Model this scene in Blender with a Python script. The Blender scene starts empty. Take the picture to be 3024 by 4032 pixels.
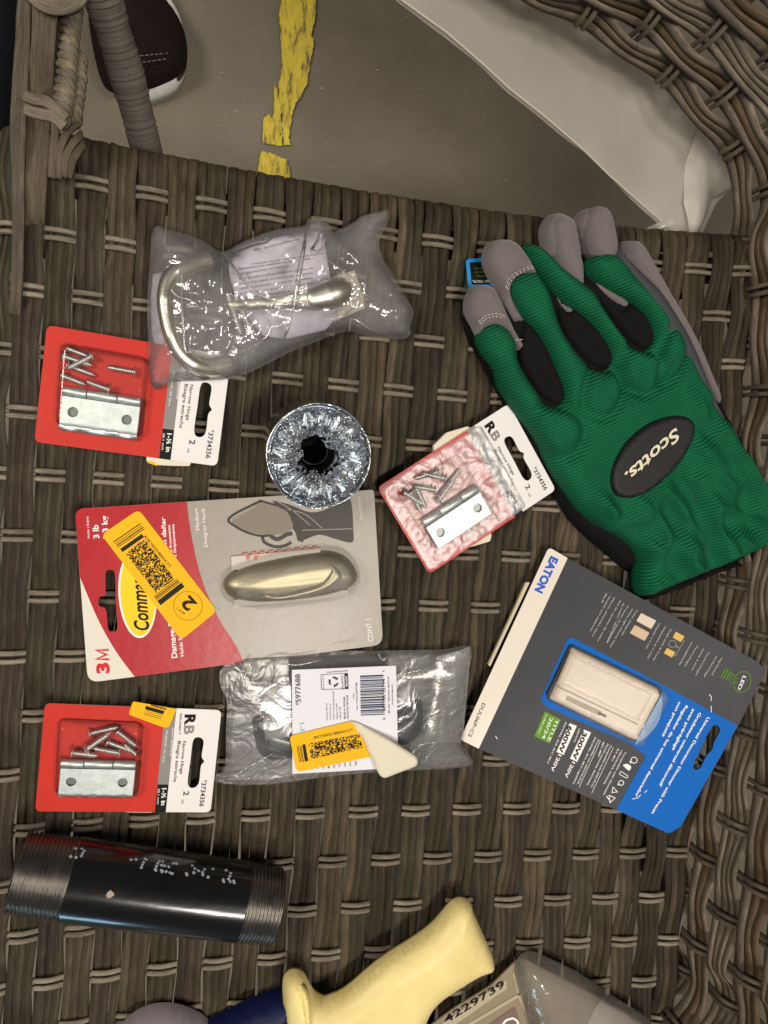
import bpy, bmesh, math, random
import numpy as np
from mathutils import Vector, Matrix, noise
from mathutils.geometry import delaunay_2d_cdt, tessellate_polygon
random.seed(7); rng = np.random.default_rng(11)
SC = bpy.context.scene
COL = SC.collection
R = math.radians

# ------------------------------------------------------------------ camera
CAM_H = 0.4188                                  # metres above the seat
down = Vector((-.23, .10, -1)).normalized()     # straight down, seen from the camera
UP = -down
EX = (Vector((1, 0, 0)) - UP * UP.x).normalized()
EY = UP.cross(EX)
ROT = Matrix((EX, EY, UP))
cam = bpy.data.cameras.new('camera'); camo = bpy.data.objects.new('camera', cam); COL.objects.link(camo)
camo.matrix_world = Matrix.Translation((0, 0, CAM_H)) @ ROT.to_4x4()
cam.sensor_fit = 'VERTICAL'; cam.sensor_height = 24.0; cam.lens = 24.0 * 2933 / 4032
cam.clip_start = .01; cam.clip_end = 60
SC.camera = camo
RN = np.array(ROT)
def W(x, y, z=0.0):
    """where the line of sight through photo pixel (x, y) meets the height z"""
    v = RN @ np.array([x - 1512.0, -(y - 2016.0), -2933.0])
    t = (z - CAM_H) / v[2]
    return np.array([v[0] * t, v[1] * t, z])
def Z(ox, oy, s, pts):
    return [(ox + a / s, oy + b / s) for a, b in pts]

# ------------------------------------------------------------------ light
world = bpy.data.worlds.new('World'); SC.world = world; world.use_nodes = True
bg = world.node_tree.nodes['Background']; bg.inputs[0].default_value = (.86, .86, 1.0, 1); bg.inputs[1].default_value = .10
def lamp(name, loc, target, sx, sy, power, color, spread=None):
    l = bpy.data.lights.new(name, 'AREA'); l.shape = 'RECTANGLE'; l.size = sx; l.size_y = sy
    l.energy = power; l.color = color
    if spread: l.spread = R(spread)
    o = bpy.data.objects.new(name, l); COL.objects.link(o); o.location = loc
    o.rotation_euler = (Vector(target) - Vector(loc)).to_track_quat('-Z', 'Y').to_euler()
    return o
lamp('ceiling_lamp_right', (.84, -.27, 2.3), (.1, 0, 0), .40, .40, 17, (1, .93, .83))
lamp('ceiling_lamp_near', (.28, -.75, 2.3), (.1, 0, 0), .44, .26, 22, (1, .93, .85))
lamp('left_fill_lamp', (-.85, .25, 1.25), (-.1, .0, 0), .45, .45, 14, (1, .92, .80))  # added low on the left so brightness falls off towards the right
lamp('cool_shop_light', (-.47, -1.35, .17), (-.10, -.2, .02), .30, .20, 1.6, (.42, .76, 1))
SC.view_settings.view_transform = 'Standard'; SC.view_settings.look = 'None'
SC.view_settings.exposure = 0; SC.view_settings.gamma = 1
SC.cycles.use_denoising = True
SC.cycles.transparent_max_bounces = 24; SC.cycles.max_bounces = 8
SC.cycles.caustics_reflective = False; SC.cycles.caustics_refractive = False
SC.cycles.sample_clamp_indirect = 4.0

# ------------------------------------------------------------------ materials
def lin(c):
    return tuple((x / 255 / 12.92) if x / 255 <= .04045 else ((x / 255 + .055) / 1.055) ** 2.4 for x in c) + (1,)
MATS = {}
def mat(name, c, rough=.5, metal=0, coat=0, bump=0, bscale=900, var=0, vscale=200, stretch=(1, 1, 1), rgb=True, spec=.28, sheen=0, coatr=.15, trans=0):
    if name in MATS: return MATS[name]
    m = bpy.data.materials.new(name); m.use_nodes = True; nt = m.node_tree; N = nt.nodes; L = nt.links
    p = N['Principled BSDF']; col = lin(c) if rgb else tuple(c) + (1,)
    p.inputs['Base Color'].default_value = col; p.inputs['Roughness'].default_value = rough
    p.inputs['Metallic'].default_value = metal; p.inputs['Coat Weight'].default_value = coat
    p.inputs['Coat Roughness'].default_value = coatr; p.inputs['Specular IOR Level'].default_value = spec
    if sheen: p.inputs['Sheen Weight'].default_value = sheen
    tc = N.new('ShaderNodeTexCoord'); mp = N.new('ShaderNodeMapping'); mp.inputs['Scale'].default_value = stretch
    L.new(tc.outputs['Object'], mp.inputs[0])
    if var:
        t = N.new('ShaderNodeTexNoise'); t.inputs['Scale'].default_value = vscale; t.inputs['Detail'].default_value = 6; t.inputs['Roughness'].default_value = .65
        L.new(mp.outputs[0], t.inputs[0])
        r = N.new('ShaderNodeMapRange'); r.inputs[1].default_value = .3; r.inputs[2].default_value = .7; r.inputs[3].default_value = 1 - var; r.inputs[4].default_value = 1 + var
        L.new(t.outputs[0], r.inputs[0])
        x = N.new('ShaderNodeVectorMath'); x.operation = 'SCALE'; x.inputs[0].default_value = col[:3]; L.new(r.outputs[0], x.inputs['Scale'])
        L.new(x.outputs[0], p.inputs['Base Color'])
        rr = N.new('ShaderNodeMapRange'); rr.inputs[3].default_value = max(rough - .12, .03); rr.inputs[4].default_value = min(rough + .12, 1)
        L.new(t.outputs[0], rr.inputs[0]); L.new(rr.outputs[0], p.inputs['Roughness'])
    if bump:
        t = N.new('ShaderNodeTexNoise'); t.inputs['Scale'].default_value = bscale; t.inputs['Detail'].default_value = 4
        L.new(mp.outputs[0], t.inputs[0])
        b = N.new('ShaderNodeBump'); b.inputs['Strength'].default_value = 1; b.inputs['Distance'].default_value = bump
        L.new(t.outputs[0], b.inputs['Height']); L.new(b.outputs[0], p.inputs['Normal']); L.new(b.outputs[0], p.inputs['Coat Normal'])
    MATS[name] = m
    return m

def film(name, haze=.1, rough=.08, tint=(.97, .97, .95), bump=.0008, bscale=120, gl=1.0, hazecol=(.8, .8, .82), aniso=(1, 1, 1), base=.04):
    """thin clear or milky plastic film"""
    if name in MATS: return MATS[name]
    m = bpy.data.materials.new(name); m.use_nodes = True; nt = m.node_tree; N = nt.nodes; L = nt.links
    for n in list(N): N.remove(n)
    out = N.new('ShaderNodeOutputMaterial')
    tr = N.new('ShaderNodeBsdfTransparent'); tr.inputs[0].default_value = tint + (1,)
    df = N.new('ShaderNodeBsdfDiffuse'); df.inputs[0].default_value = hazecol + (1,)
    tl = N.new('ShaderNodeBsdfTranslucent'); tl.inputs[0].default_value = hazecol + (1,)
    ad = N.new('ShaderNodeMixShader'); ad.inputs[0].default_value = .4
    L.new(df.outputs[0], ad.inputs[1]); L.new(tl.outputs[0], ad.inputs[2])
    g = N.new('ShaderNodeBsdfGlossy'); g.inputs['Roughness'].default_value = rough; g.inputs[0].default_value = (1, 1, 1, 1)
    tc = N.new('ShaderNodeTexCoord'); mp = N.new('ShaderNodeMapping'); mp.inputs['Scale'].default_value = aniso
    L.new(tc.outputs['Object'], mp.inputs[0])
    nn = N.new('ShaderNodeTexNoise'); nn.inputs['Scale'].default_value = bscale; nn.inputs['Detail'].default_value = 3; nn.inputs['Distortion'].default_value = 1.2
    L.new(mp.outputs[0], nn.inputs[0])
    b = N.new('ShaderNodeBump'); b.inputs['Distance'].default_value = bump; L.new(nn.outputs[0], b.inputs['Height'])
    L.new(b.outputs[0], g.inputs['Normal'])
    m1 = N.new('ShaderNodeMixShader')
    hz = N.new('ShaderNodeMapRange'); hz.inputs[1].default_value = .3; hz.inputs[2].default_value = .75; hz.inputs[3].default_value = haze * .5; hz.inputs[4].default_value = haze * 1.6
    n2 = N.new('ShaderNodeTexNoise'); n2.inputs['Scale'].default_value = bscale * .4; n2.inputs['Detail'].default_value = 5; L.new(mp.outputs[0], n2.inputs[0])
    L.new(n2.outputs[0], hz.inputs[0]); L.new(hz.outputs[0], m1.inputs[0])
    L.new(tr.outputs[0], m1.inputs[1]); L.new(ad.outputs[0], m1.inputs[2])
    lw = N.new('ShaderNodeFresnel'); lw.inputs[0].default_value = 1.45; L.new(b.outputs[0], lw.inputs['Normal'])
    mm = N.new('ShaderNodeMath'); mm.operation = 'MULTIPLY_ADD'; mm.use_clamp = True; mm.inputs[1].default_value = gl; mm.inputs[2].default_value = base * gl
    L.new(lw.outputs[0], mm.inputs[0])
    m2 = N.new('ShaderNodeMixShader'); L.new(mm.outputs[0], m2.inputs[0]); L.new(m1.outputs[0], m2.inputs[1]); L.new(g.outputs[0], m2.inputs[2])
    L.new(m2.outputs[0], out.inputs[0])
    MATS[name] = m
    return m

# ------------------------------------------------------------------ object helpers
def tag(o, label=None, cat=None, group=None, kind=None):
    if label: o['label'] = label
    if cat: o['category'] = cat
    if group: o['group'] = group
    if kind: o['kind'] = kind
    return o
def empty(name, loc, label, cat, group=None):
    o = bpy.data.objects.new(name, None); o.empty_display_size = .02; COL.objects.link(o); o.location = tuple(loc)
    return tag(o, label, cat, group)
def mesh(name, V, F, m, parent=None, smooth=True, attr=None):
    me = bpy.data.meshes.new(name)
    V = np.asarray(V, dtype=float)
    if parent is not None: V = V - np.array(parent_loc(parent))
    me.from_pydata(V.tolist(), [], F)
    if m: me.materials.append(m)
    if smooth: me.shade_smooth()
    if attr:
        for k, (typ, data) in attr.items():
            a = me.attributes.new(k, typ, 'POINT')
            if typ == 'FLOAT_COLOR': a.data.foreach_set('color', np.asarray(data, dtype=np.float32).ravel())
            else: a.data.foreach_set('vector', np.asarray(data, dtype=np.float32).ravel())
    me.update()
    o = bpy.data.objects.new(name, me); COL.objects.link(o)
    if parent is not None: o.parent = parent
    return o
def parent_loc(p):
    v = Vector((0, 0, 0))
    while p is not None: v = v + p.location; p = p.parent
    return v
def own_origin(o):
    """move a top-level mesh's origin onto its geometry's base centre"""
    me = o.data; n = len(me.vertices); a = np.empty(n * 3); me.vertices.foreach_get('co', a); a = a.reshape(-1, 3)
    c = np.array([(a[:, 0].min() + a[:, 0].max()) / 2, (a[:, 1].min() + a[:, 1].max()) / 2, a[:, 2].min()])
    me.vertices.foreach_set('co', (a - c).ravel()); o.location = tuple(c); me.update(); return o

def smooth(pts, n=5, closed=True):
    P = [np.array(p, float) for p in pts]; N = len(P); out = []
    rngi = range(N) if closed else range(N - 1)
    for i in rngi:
        if closed: a, b, c, d = P[i - 1], P[i], P[(i + 1) % N], P[(i + 2) % N]
        else: a, b, c, d = P[max(i - 1, 0)], P[i], P[i + 1], P[min(i + 2, N - 1)]
        for k in range(n):
            t = k / n
            out.append(.5 * ((2 * b) + (c - a) * t + (2 * a - 5 * b + 4 * c - d) * t * t + (3 * b - a - 3 * c + d) * t ** 3))
    if not closed: out.append(P[-1])
    return [tuple(p) for p in out]
def rounded(pts, r, n=5):
    """round the corners of a polygon; r is one radius or one per corner"""
    P = [np.array(p, float) for p in pts]; N = len(P); out = []
    rs = r if isinstance(r, (list, tuple)) else [r] * N
    for i in range(N):
        a, b, c = P[i - 1], P[i], P[(i + 1) % N]; rr = rs[i]
        if rr <= 0: out.append(tuple(b)); continue
        u = (a - b) / np.linalg.norm(a - b); v = (c - b) / np.linalg.norm(c - b)
        for k in range(n + 1):
            t = k / n; p = b + u * rr * (1 - t) ** 2 + v * rr * t * t
            out.append(tuple(p))
    return out
def area(P):
    P = np.asarray(P)[:, :2]; return .5 * np.sum(P[:, 0] * np.roll(P[:, 1], -1) - np.roll(P[:, 0], -1) * P[:, 1])

class Shape:
    """collects flat prisms, printed strokes and lettering that become ONE mesh"""
    def __init__(s, M, zf=None): s.M = M; s.V = []; s.F = []; s.zf = zf; s.marks = []
    def w(s, pts, z): return np.array([list(s.M(p[0], p[1], z))[:3] for p in pts])
    def prism(s, loops, z0, z1):
        """loops: outline first, then holes (photo or local units); z0 bottom, z1 top"""
        Ls = [s.w(l, z1) for l in loops]
        tris = tessellate_polygon([[Vector(p) for p in l] for l in Ls])
        n0 = len(s.V); flat = np.vstack(Ls); s.V += flat.tolist(); nt = len(flat)
        for t in tris:
            a, b, c = [flat[i] for i in t]
            if np.cross(b - a, c - a)[2] < 0: t = (t[0], t[2], t[1])
            s.F.append(tuple(n0 + i for i in t))
        if z0 < z1 - 1e-7:
            b = flat.copy(); b[:, 2] = z0; s.V += b.tolist()
            for f in s.F[-len(tris):]: s.F.append(tuple(i + nt for i in reversed(f)))
            k = 0
            for li, l in enumerate(Ls):
                n = len(l); ccw = (area(l) > 0) == (li == 0)
                for i in range(n):
                    a = n0 + k + i; b2 = n0 + k + (i + 1) % n
                    s.F.append((a, a + nt, b2 + nt, b2) if ccw else (a, b2, b2 + nt, a + nt))
                k += n
        return s
    def flat(s, pts, z): return s.prism([pts], z, z)
    def line(s, pts, wd, z, closed=False):
        """one continuous stroke with mitred joints"""
        P = np.array([p[:2] for p in pts], float); n = len(P)
        nx = np.roll(P, -1, 0) - P; pv = P - np.roll(P, 1, 0)
        if not closed: nx[-1] = pv[-1]; pv[0] = nx[0]
        T = nx / (np.linalg.norm(nx, axis=1)[:, None] + 1e-9) + pv / (np.linalg.norm(pv, axis=1)[:, None] + 1e-9)
        T /= np.linalg.norm(T, axis=1)[:, None] + 1e-9; N_ = np.stack([-T[:, 1], T[:, 0]], 1)
        c = np.abs((N_ * np.stack([-nx[:, 1], nx[:, 0]], 1)).sum(1)) / (np.linalg.norm(nx, axis=1) + 1e-9)
        N_ = N_ / np.clip(c, .5, 1)[:, None] * wd / 2
        A = s.w([tuple(p) for p in P + N_], z); B = s.w([tuple(p) for p in P - N_], z)
        o = len(s.V); s.V += A.tolist() + B.tolist()
        for i in range(n if closed else n - 1):
            k = (i + 1) % n; f = (o + i, o + k, o + n + k, o + n + i); a, b, c_ = np.array(s.V[f[0]]), np.array(s.V[f[1]]), np.array(s.V[f[2]])
            s.F.append(f if np.cross(b - a, c_ - a)[2] > 0 else f[::-1])
        return s
    def ring(s, c, rx, ry, wd, z, n=28, rot=0):
        pts = [(c[0] + rx * math.cos(t) * math.cos(rot) - ry * math.sin(t) * math.sin(rot), c[1] + rx * math.cos(t) * math.sin(rot) + ry * math.sin(t) * math.cos(rot)) for t in [2 * math.pi * k / n for k in range(n)]]
        return s.line(pts, wd, z, True)
    def text(s, body, p0, p1, cap, z, bold=0, shear=0):
        """lettering whose baseline runs p0 -> p1; cap = capital height in the same units"""
        cu = bpy.data.curves.new('t', 'FONT'); cu.body = body; cu.size = 1; cu.offset = bold; cu.shear = shear; cu.resolution_u = 3
        ob = bpy.data.objects.new('t', cu); COL.objects.link(ob)
        me = bpy.data.meshes.new_from_object(ob)
        n = len(me.vertices)
        if n:
            a = np.empty(n * 3); me.vertices.foreach_get('co', a); a = a.reshape(-1, 3)
            A = s.M(p0[0], p0[1], z); B = s.M(p1[0], p1[1], z); A = np.array(A[:2]); B = np.array(B[:2])
            d = B - A; L = np.linalg.norm(d); d = d / L; u = np.array([-d[1], d[0]])
            q = np.array(p1, float) - np.array(p0, float); q = np.array([-q[1], q[0]]) / np.linalg.norm(q) * cap
            C = s.M(p0[0] + q[0], p0[1] + q[1], z); hh = np.linalg.norm(np.array(C[:2]) - A)
            x = (a[:, 0] - a[:, 0].min()) / max(np.ptp(a[:, 0]), 1e-6) * L; y = a[:, 1] / .70 * hh
            P = A + x[:, None] * d + y[:, None] * u
            n0 = len(s.V); s.marks.append(len(s.F)); s.V += np.c_[P, np.full(n, z)].tolist()
            for f in me.polygons: s.F.append(tuple(n0 + i for i in f.vertices))
        bpy.data.objects.remove(ob); bpy.data.curves.remove(cu); bpy.data.meshes.remove(me)
        return s
    def split(s, name, m, parent=None):
        """each line of lettering (or each mark) as a part of its own"""
        mk = sorted(set([0] + s.marks + [len(s.F)])); allF = s.F
        for a, b in zip(mk, mk[1:]):
            ids = sorted({i for f in allF[a:b] for i in f}); re_ = {k: j for j, k in enumerate(ids)}
            t = Shape(s.M, s.zf); t.V = [s.V[i] for i in ids]; t.F = [tuple(re_[i] for i in f) for f in allF[a:b]]
            if t.F: t.build(name, m, parent)
    def build(s, name, m, parent=None, smooth=False):
        if s.zf: s.V = [(x, y, z + s.zf(x, y)) for x, y, z in s.V]
        return mesh(name, s.V, s.F, m, parent, smooth)

def dist_poly(P, poly):
    A = np.asarray(poly); B = np.roll(A, -1, 0); d = np.full(len(P), 1e9); ins = np.zeros(len(P), bool)
    for a, b in zip(A, B):
        ab = b - a; L2 = (ab ** 2).sum() + 1e-18
        t = np.clip(((P - a) @ ab) / L2, 0, 1); q = a + t[:, None] * ab
        d = np.minimum(d, np.hypot(*(P - q).T))
        c = ((a[1] > P[:, 1]) != (b[1] > P[:, 1])) & (P[:, 0] < (b[0] - a[0]) * (P[:, 1] - a[1]) / (b[1] - a[1] + 1e-18) + a[0])
        ins ^= c
    return d, ins
def puff(name, outline, m, parent=None, z0=0., h=.01, rad=.01, step=.0015, fz=None, zmap=None, power=2, closed=True, base=None, zout=None, M=W, edge=0., attr=None, n_smooth=True, zf=None):
    """a padded, rounded body over an outline: height rises from the rim over 'rad' to 'h'"""
    zo = z0 if zout is None else zout
    B = np.array([M(p[0], p[1], zo)[:2] for p in outline])
    if area(B) < 0: B = B[::-1]
    # resample the rim
    out = []
    for a, b in zip(B, np.roll(B, -1, 0)):
        k = max(1, int(np.linalg.norm(b - a) / step))
        for i in range(k): out.append(a + (b - a) * i / k)
    B = np.array(out); mn = B.min(0); mx = B.max(0)
    gx = np.arange(mn[0], mx[0], step); gy = np.arange(mn[1], mx[1], step * .866)
    G = np.array([(x + (step / 2 if j % 2 else 0), y) for j, y in enumerate(gy) for x in gx])
    G += rng.normal(0, step * .06, G.shape)
    d, ins = dist_poly(G, B); G = G[ins & (d > step * .55)]
    P = np.vstack([B, G]); sc = 1000.
    v, e, f, *_ = delaunay_2d_cdt([Vector(p * sc) for p in P], [(i, (i + 1) % len(B)) for i in range(len(B))], [], 1, 1e-4)
    P = np.array([(q.x, q.y) for q in v]) / sc
    d, ins = dist_poly(P, B)
    f = [t for t in f if len(t) == 3]
    cen = np.array([P[list(t)].mean(0) for t in f]); _, ci = dist_poly(cen, B); f = [t for t, c in zip(f, ci) if c]
    rim = d < 1e-6
    t = np.clip(d / rad, 0, 1); prof = (1 - (1 - t) ** power) ** (1 / power) if power else t
    z = z0 + edge + h * prof
    if fz is not None: z = z + fz(P[:, 0], P[:, 1], t)
    V = np.c_[P, z]; F = [tuple(x) for x in f]
    for i, x in enumerate(F):
        a, b, c = V[list(x)]
        if (b[0] - a[0]) * (c[1] - a[1]) - (b[1] - a[1]) * (c[0] - a[0]) < 0: F[i] = (x[0], x[2], x[1])
    if closed:
        n = len(V); zb = np.full(n, z0 if base is None else base)
        V = np.vstack([V, np.c_[P, zb]])
        F += [tuple(i + n for i in reversed(x)) for x in F]
        ec = {}
        for x in F[:len(F) // 2]:
            for a, b in ((x[0], x[1]), (x[1], x[2]), (x[2], x[0])): ec[(a, b)] = 1
        for (a, b) in list(ec):
            if (b, a) not in ec: F.append((b, a, a + n, b + n))
    if zf: V[:, 2] += zf(V[:, 0], V[:, 1])
    at = attr(V) if attr else None
    return mesh(name, V, F, m, parent, n_smooth, at)
def ridge(x, y, s, seed, k=3):
    out = np.empty(len(x))
    for i in range(len(x)):
        v = 0; a = 1; q = Vector((x[i] * s + seed, y[i] * s, seed * .7))
        for _ in range(k):
            v += a * (1 - abs(noise.noise(q)) * 2.2); q = q * 2.03 + Vector((3.1, 1.7, .3)); a *= .5
        out[i] = v
    return out - 1.1
def nz(x, y, s, seed=0):
    return np.array([noise.noise(Vector((a * s + seed, b * s, seed))) for a, b in zip(x, y)])

def tube(P, r, seg=12, caps=True, side=None):
    """verts and faces of a round tube along the points P (radius may vary)"""
    P = np.array(P, float); n = len(P); r = np.full(n, r) if np.isscalar(r) else np.array(r)
    T = np.gradient(P, axis=0); T /= np.linalg.norm(T, axis=1)[:, None] + 1e-12
    u = np.array([0, 0, 1.]) if abs(T[0][2]) < .9 else np.array([1., 0, 0])
    V = []; F = []
    for i in range(n):
        a = np.cross(T[i], u); a /= np.linalg.norm(a) + 1e-12; b = np.cross(a, T[i]); u = b
        for k in range(seg):
            t = 2 * math.pi * k / seg; V.append(P[i] + r[i] * (math.cos(t) * a + math.sin(t) * b))
    for i in range(n - 1):
        for k in range(seg):
            q = (k + 1) % seg; F.append((i * seg + k, i * seg + q, (i + 1) * seg + q, (i + 1) * seg + k))
    if caps: F.append(tuple(reversed(range(seg)))); F.append(tuple((n - 1) * seg + k for k in range(seg)))
    return V, F
def merge(parts):
    V = []; F = []
    for v, f in parts:
        n = len(V); V += [tuple(p) for p in v]; F += [tuple(i + n for i in x) for x in f]
    return V, F
# ------------------------------------------------------------------ floor
FZ = -.36
def floor_material():
    m = bpy.data.materials.new('sealed concrete'); m.use_nodes = True; N = m.node_tree.nodes; L = m.node_tree.links; p = N['Principled BSDF']
    tc = N.new('ShaderNodeTexCoord')
    a = N.new('ShaderNodeTexNoise'); a.inputs['Scale'].default_value = 5; a.inputs['Detail'].default_value = 8; a.inputs['Roughness'].default_value = .66; L.new(tc.outputs['Object'], a.inputs[0])
    r = N.new('ShaderNodeValToRGB'); r.color_ramp.elements[0].position = .32; r.color_ramp.elements[1].position = .7
    r.color_ramp.elements[0].color = (.150, .124, .082, 1); r.color_ramp.elements[1].color = (.235, .202, .142, 1)
    L.new(a.outputs[0], r.inputs[0])
    s = N.new('ShaderNodeTexNoise'); s.inputs['Scale'].default_value = 700; s.inputs['Detail'].default_value = 3; L.new(tc.outputs['Object'], s.inputs[0])
    mr = N.new('ShaderNodeMapRange'); mr.inputs[1].default_value = .3; mr.inputs[2].default_value = .7; mr.inputs[3].default_value = .86; mr.inputs[4].default_value = 1.14; L.new(s.outputs[0], mr.inputs[0])
    x = N.new('ShaderNodeVectorMath'); x.operation = 'SCALE'; L.new(r.outputs[0], x.inputs[0]); L.new(mr.outputs[0], x.inputs['Scale'])
    L.new(x.outputs[0], p.inputs['Base Color']); p.inputs['Roughness'].default_value = .5
    b = N.new('ShaderNodeBump'); b.inputs['Distance'].default_value = .0004; L.new(s.outputs[0], b.inputs['Height']); L.new(b.outputs[0], p.inputs['Normal'])
    return m
fl = mesh('floor', [(-6, -6, FZ), (6, -6, FZ), (6, 6, FZ), (-6, 6, FZ)], [(0, 1, 2, 3)], floor_material(), smooth=False)
tag(fl, 'brown grey sealed concrete floor under the wicker chair', 'floor', kind='structure')
def Zt(pts): return Z(1000, 0, 1.659, pts)
def ragged(pts, amp=5, n=8):
    out = []
    P = [np.array(p, float) for p in pts]
    for a, b in zip(P, P[1:] + P[:1]):
        d = b - a; L = np.linalg.norm(d); nn = np.array([-d[1], d[0]]) / L; k = max(1, int(L / n))
        for i in range(k):
            q = a + d * i / k
            out.append(tuple(q + nn * amp * (noise.noise(Vector((q[0] * .06, q[1] * .06, 3))) + .6 * noise.noise(Vector((q[0] * .25, q[1] * .25, 9))))))
    return out
yel = Shape(W); zp = FZ + .004
yel.flat(ragged(Z(1000, 0, 1.659, [(140, -260), (420, -260), (405, 0), (403, 90), (375, 235), (395, 265), (365, 420), (345, 545), (300, 640), (262, 690), (240, 800), (225, 900), (240, 950), (195, 945), (185, 820), (165, 640), (160, 560), (185, 420), (170, 260), (165, 90), (190, -30)])), zp)
yel.flat(ragged(Z(1000, 0, 1.659, [(130, 560), (150, 585), (175, 700), (183, 850), (185, 955), (55, 935), (55, 860), (65, 770), (95, 745), (120, 780), (130, 700)]), 4), zp)
yel.flat(ragged(Z(1000, 0, 1.659, [(45, 1000), (60, 985), (130, 1010), (220, 1045), (235, 1130), (250, 1500), (-20, 1500), (10, 1180)]), 4), zp)
def stripe_material():
    m = mat('worn yellow paint', (0, 0, 0), rough=.45, bump=.0003, bscale=500); N = m.node_tree.nodes; L = m.node_tree.links; p = N['Principled BSDF']
    tc = N.new('ShaderNodeTexCoord'); mp = N.new('ShaderNodeMapping'); mp.inputs['Scale'].default_value = (1, .25, 1); mp.inputs['Rotation'].default_value = (0, 0, -.3)
    a = N.new('ShaderNodeTexNoise'); a.inputs['Scale'].default_value = 160; a.inputs['Detail'].default_value = 8; a.inputs['Roughness'].default_value = .7
    L.new(tc.outputs['Object'], mp.inputs[0]); L.new(mp.outputs[0], a.inputs[0])
    r = N.new('ShaderNodeValToRGB'); e = r.color_ramp.elements; e[0].position = .37; e[0].color = (.15, .12, .07, 1); e[1].position = .49; e[1].color = (.62, .47, .05, 1)
    q = e.new(.7); q.color = (.80, .64, .09, 1)
    L.new(a.outputs[0], r.inputs[0]); L.new(r.outputs[0], p.inputs['Base Color']); return m
tag(yel.build('floor_stripe', stripe_material()), 'worn yellow paint stripe on the concrete floor', 'floor stripe', kind='structure')
# specks on the floor
sp = Shape(W)
for i in range(46):
    x = rng.uniform(700, 2500); y = rng.uniform(0, 880); k = rng.uniform(1.5, 4.2); a = rng.uniform(0, 3.1)
    if x > 1600 and y < (x - 1575) * .86 + 30: continue
    sp.flat([(x + k * math.cos(a), y + k * math.sin(a)), (x - k * .5 * math.sin(a), y + k * .6), (x - k * math.cos(a) * 1.6, y - k), (x + k * .7, y - k * .6 * math.cos(a))], FZ + .003)
tag(sp.build('floor_debris', mat('pale grit', (200, 190, 165), .7)), 'pale specks of grit scattered on the floor', 'grit', kind='stuff')

# ------------------------------------------------------------------ wicker
def wicker_material(name, tint=1.0, mult=(1, 1, 1), gloss=.5):
    m = bpy.data.materials.new(name); m.use_nodes = True; N = m.node_tree.nodes; L = m.node_tree.links; p = N['Principled BSDF']
    ct = N.new('ShaderNodeAttribute'); ct.attribute_name = 'tone'; uv = N.new('ShaderNodeAttribute'); uv.attribute_name = 'along'
    mp = N.new('ShaderNodeMapping'); mp.inputs['Scale'].default_value = (1, 1, 1); L.new(uv.outputs['Vector'], mp.inputs[0])
    a = N.new('ShaderNodeTexNoise'); a.inputs['Scale'].default_value = 3.2; a.inputs['Detail'].default_value = 7; a.inputs['Roughness'].default_value = .72; L.new(mp.outputs[0], a.inputs[0])
    r = N.new('ShaderNodeMapRange'); r.inputs[1].default_value = .33; r.inputs[2].default_value = .68; r.inputs[3].default_value = .58 * tint; r.inputs[4].default_value = 1.5 * tint
    L.new(a.outputs[0], r.inputs[0])
    tc = N.new('ShaderNodeTexCoord'); c = N.new('ShaderNodeTexNoise'); c.inputs['Scale'].default_value = 45; c.inputs['Detail'].default_value = 4; L.new(tc.outputs['Object'], c.inputs[0])
    rc = N.new('ShaderNodeMapRange'); rc.inputs[1].default_value = .35; rc.inputs[2].default_value = .65; rc.inputs[3].default_value = .8; rc.inputs[4].default_value = 1.2; L.new(c.outputs[0], rc.inputs[0])
    ml = N.new('ShaderNodeMath'); ml.operation = 'MULTIPLY'; L.new(r.outputs[0], ml.inputs[0]); L.new(rc.outputs[0], ml.inputs[1])
    w_ = N.new('ShaderNodeVectorMath'); w_.operation = 'MULTIPLY'; w_.inputs[1].default_value = (.90, .85, .79); L.new(ct.outputs['Color'], w_.inputs[0])
    x = N.new('ShaderNodeVectorMath'); x.operation = 'SCALE'; L.new(w_.outputs[0], x.inputs[0]); L.new(ml.outputs[0], x.inputs['Scale'])
    L.new(x.outputs[0], p.inputs['Base Color']); p.inputs['Roughness'].default_value = gloss; p.inputs['Specular IOR Level'].default_value = .28
    f = N.new('ShaderNodeTexNoise'); f.inputs['Scale'].default_value = 1500; f.inputs['Detail'].default_value = 2; L.new(tc.outputs['Object'], f.inputs[0])
    ad = N.new('ShaderNodeMath'); ad.operation = 'MULTIPLY_ADD'; ad.inputs[1].default_value = .3; L.new(f.outputs[0], ad.inputs[0]); L.new(a.outputs[0], ad.inputs[2])
    b = N.new('ShaderNodeBump'); b.inputs['Distance'].default_value = .0011; b.inputs['Strength'].default_value = 1; L.new(ad.outputs[0], b.inputs['Height']); L.new(b.outputs[0], p.inputs['Normal'])
    return m
WK = wicker_material('weathered wicker')
TONES = [(.068, .056, .035), (.086, .070, .045), (.062, .055, .034), (.066, .053, .036), (.104, .085, .056), (.046, .038, .025), (.062, .057, .036), (.066, .051, .037), (.118, .094, .060)]
PTONES = [(.155, .128, .095), (.20, .17, .13), (.125, .102, .074), (.175, .145, .115), (.15, .105, .060)]
ROD = (.27, .24, .19)
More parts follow.
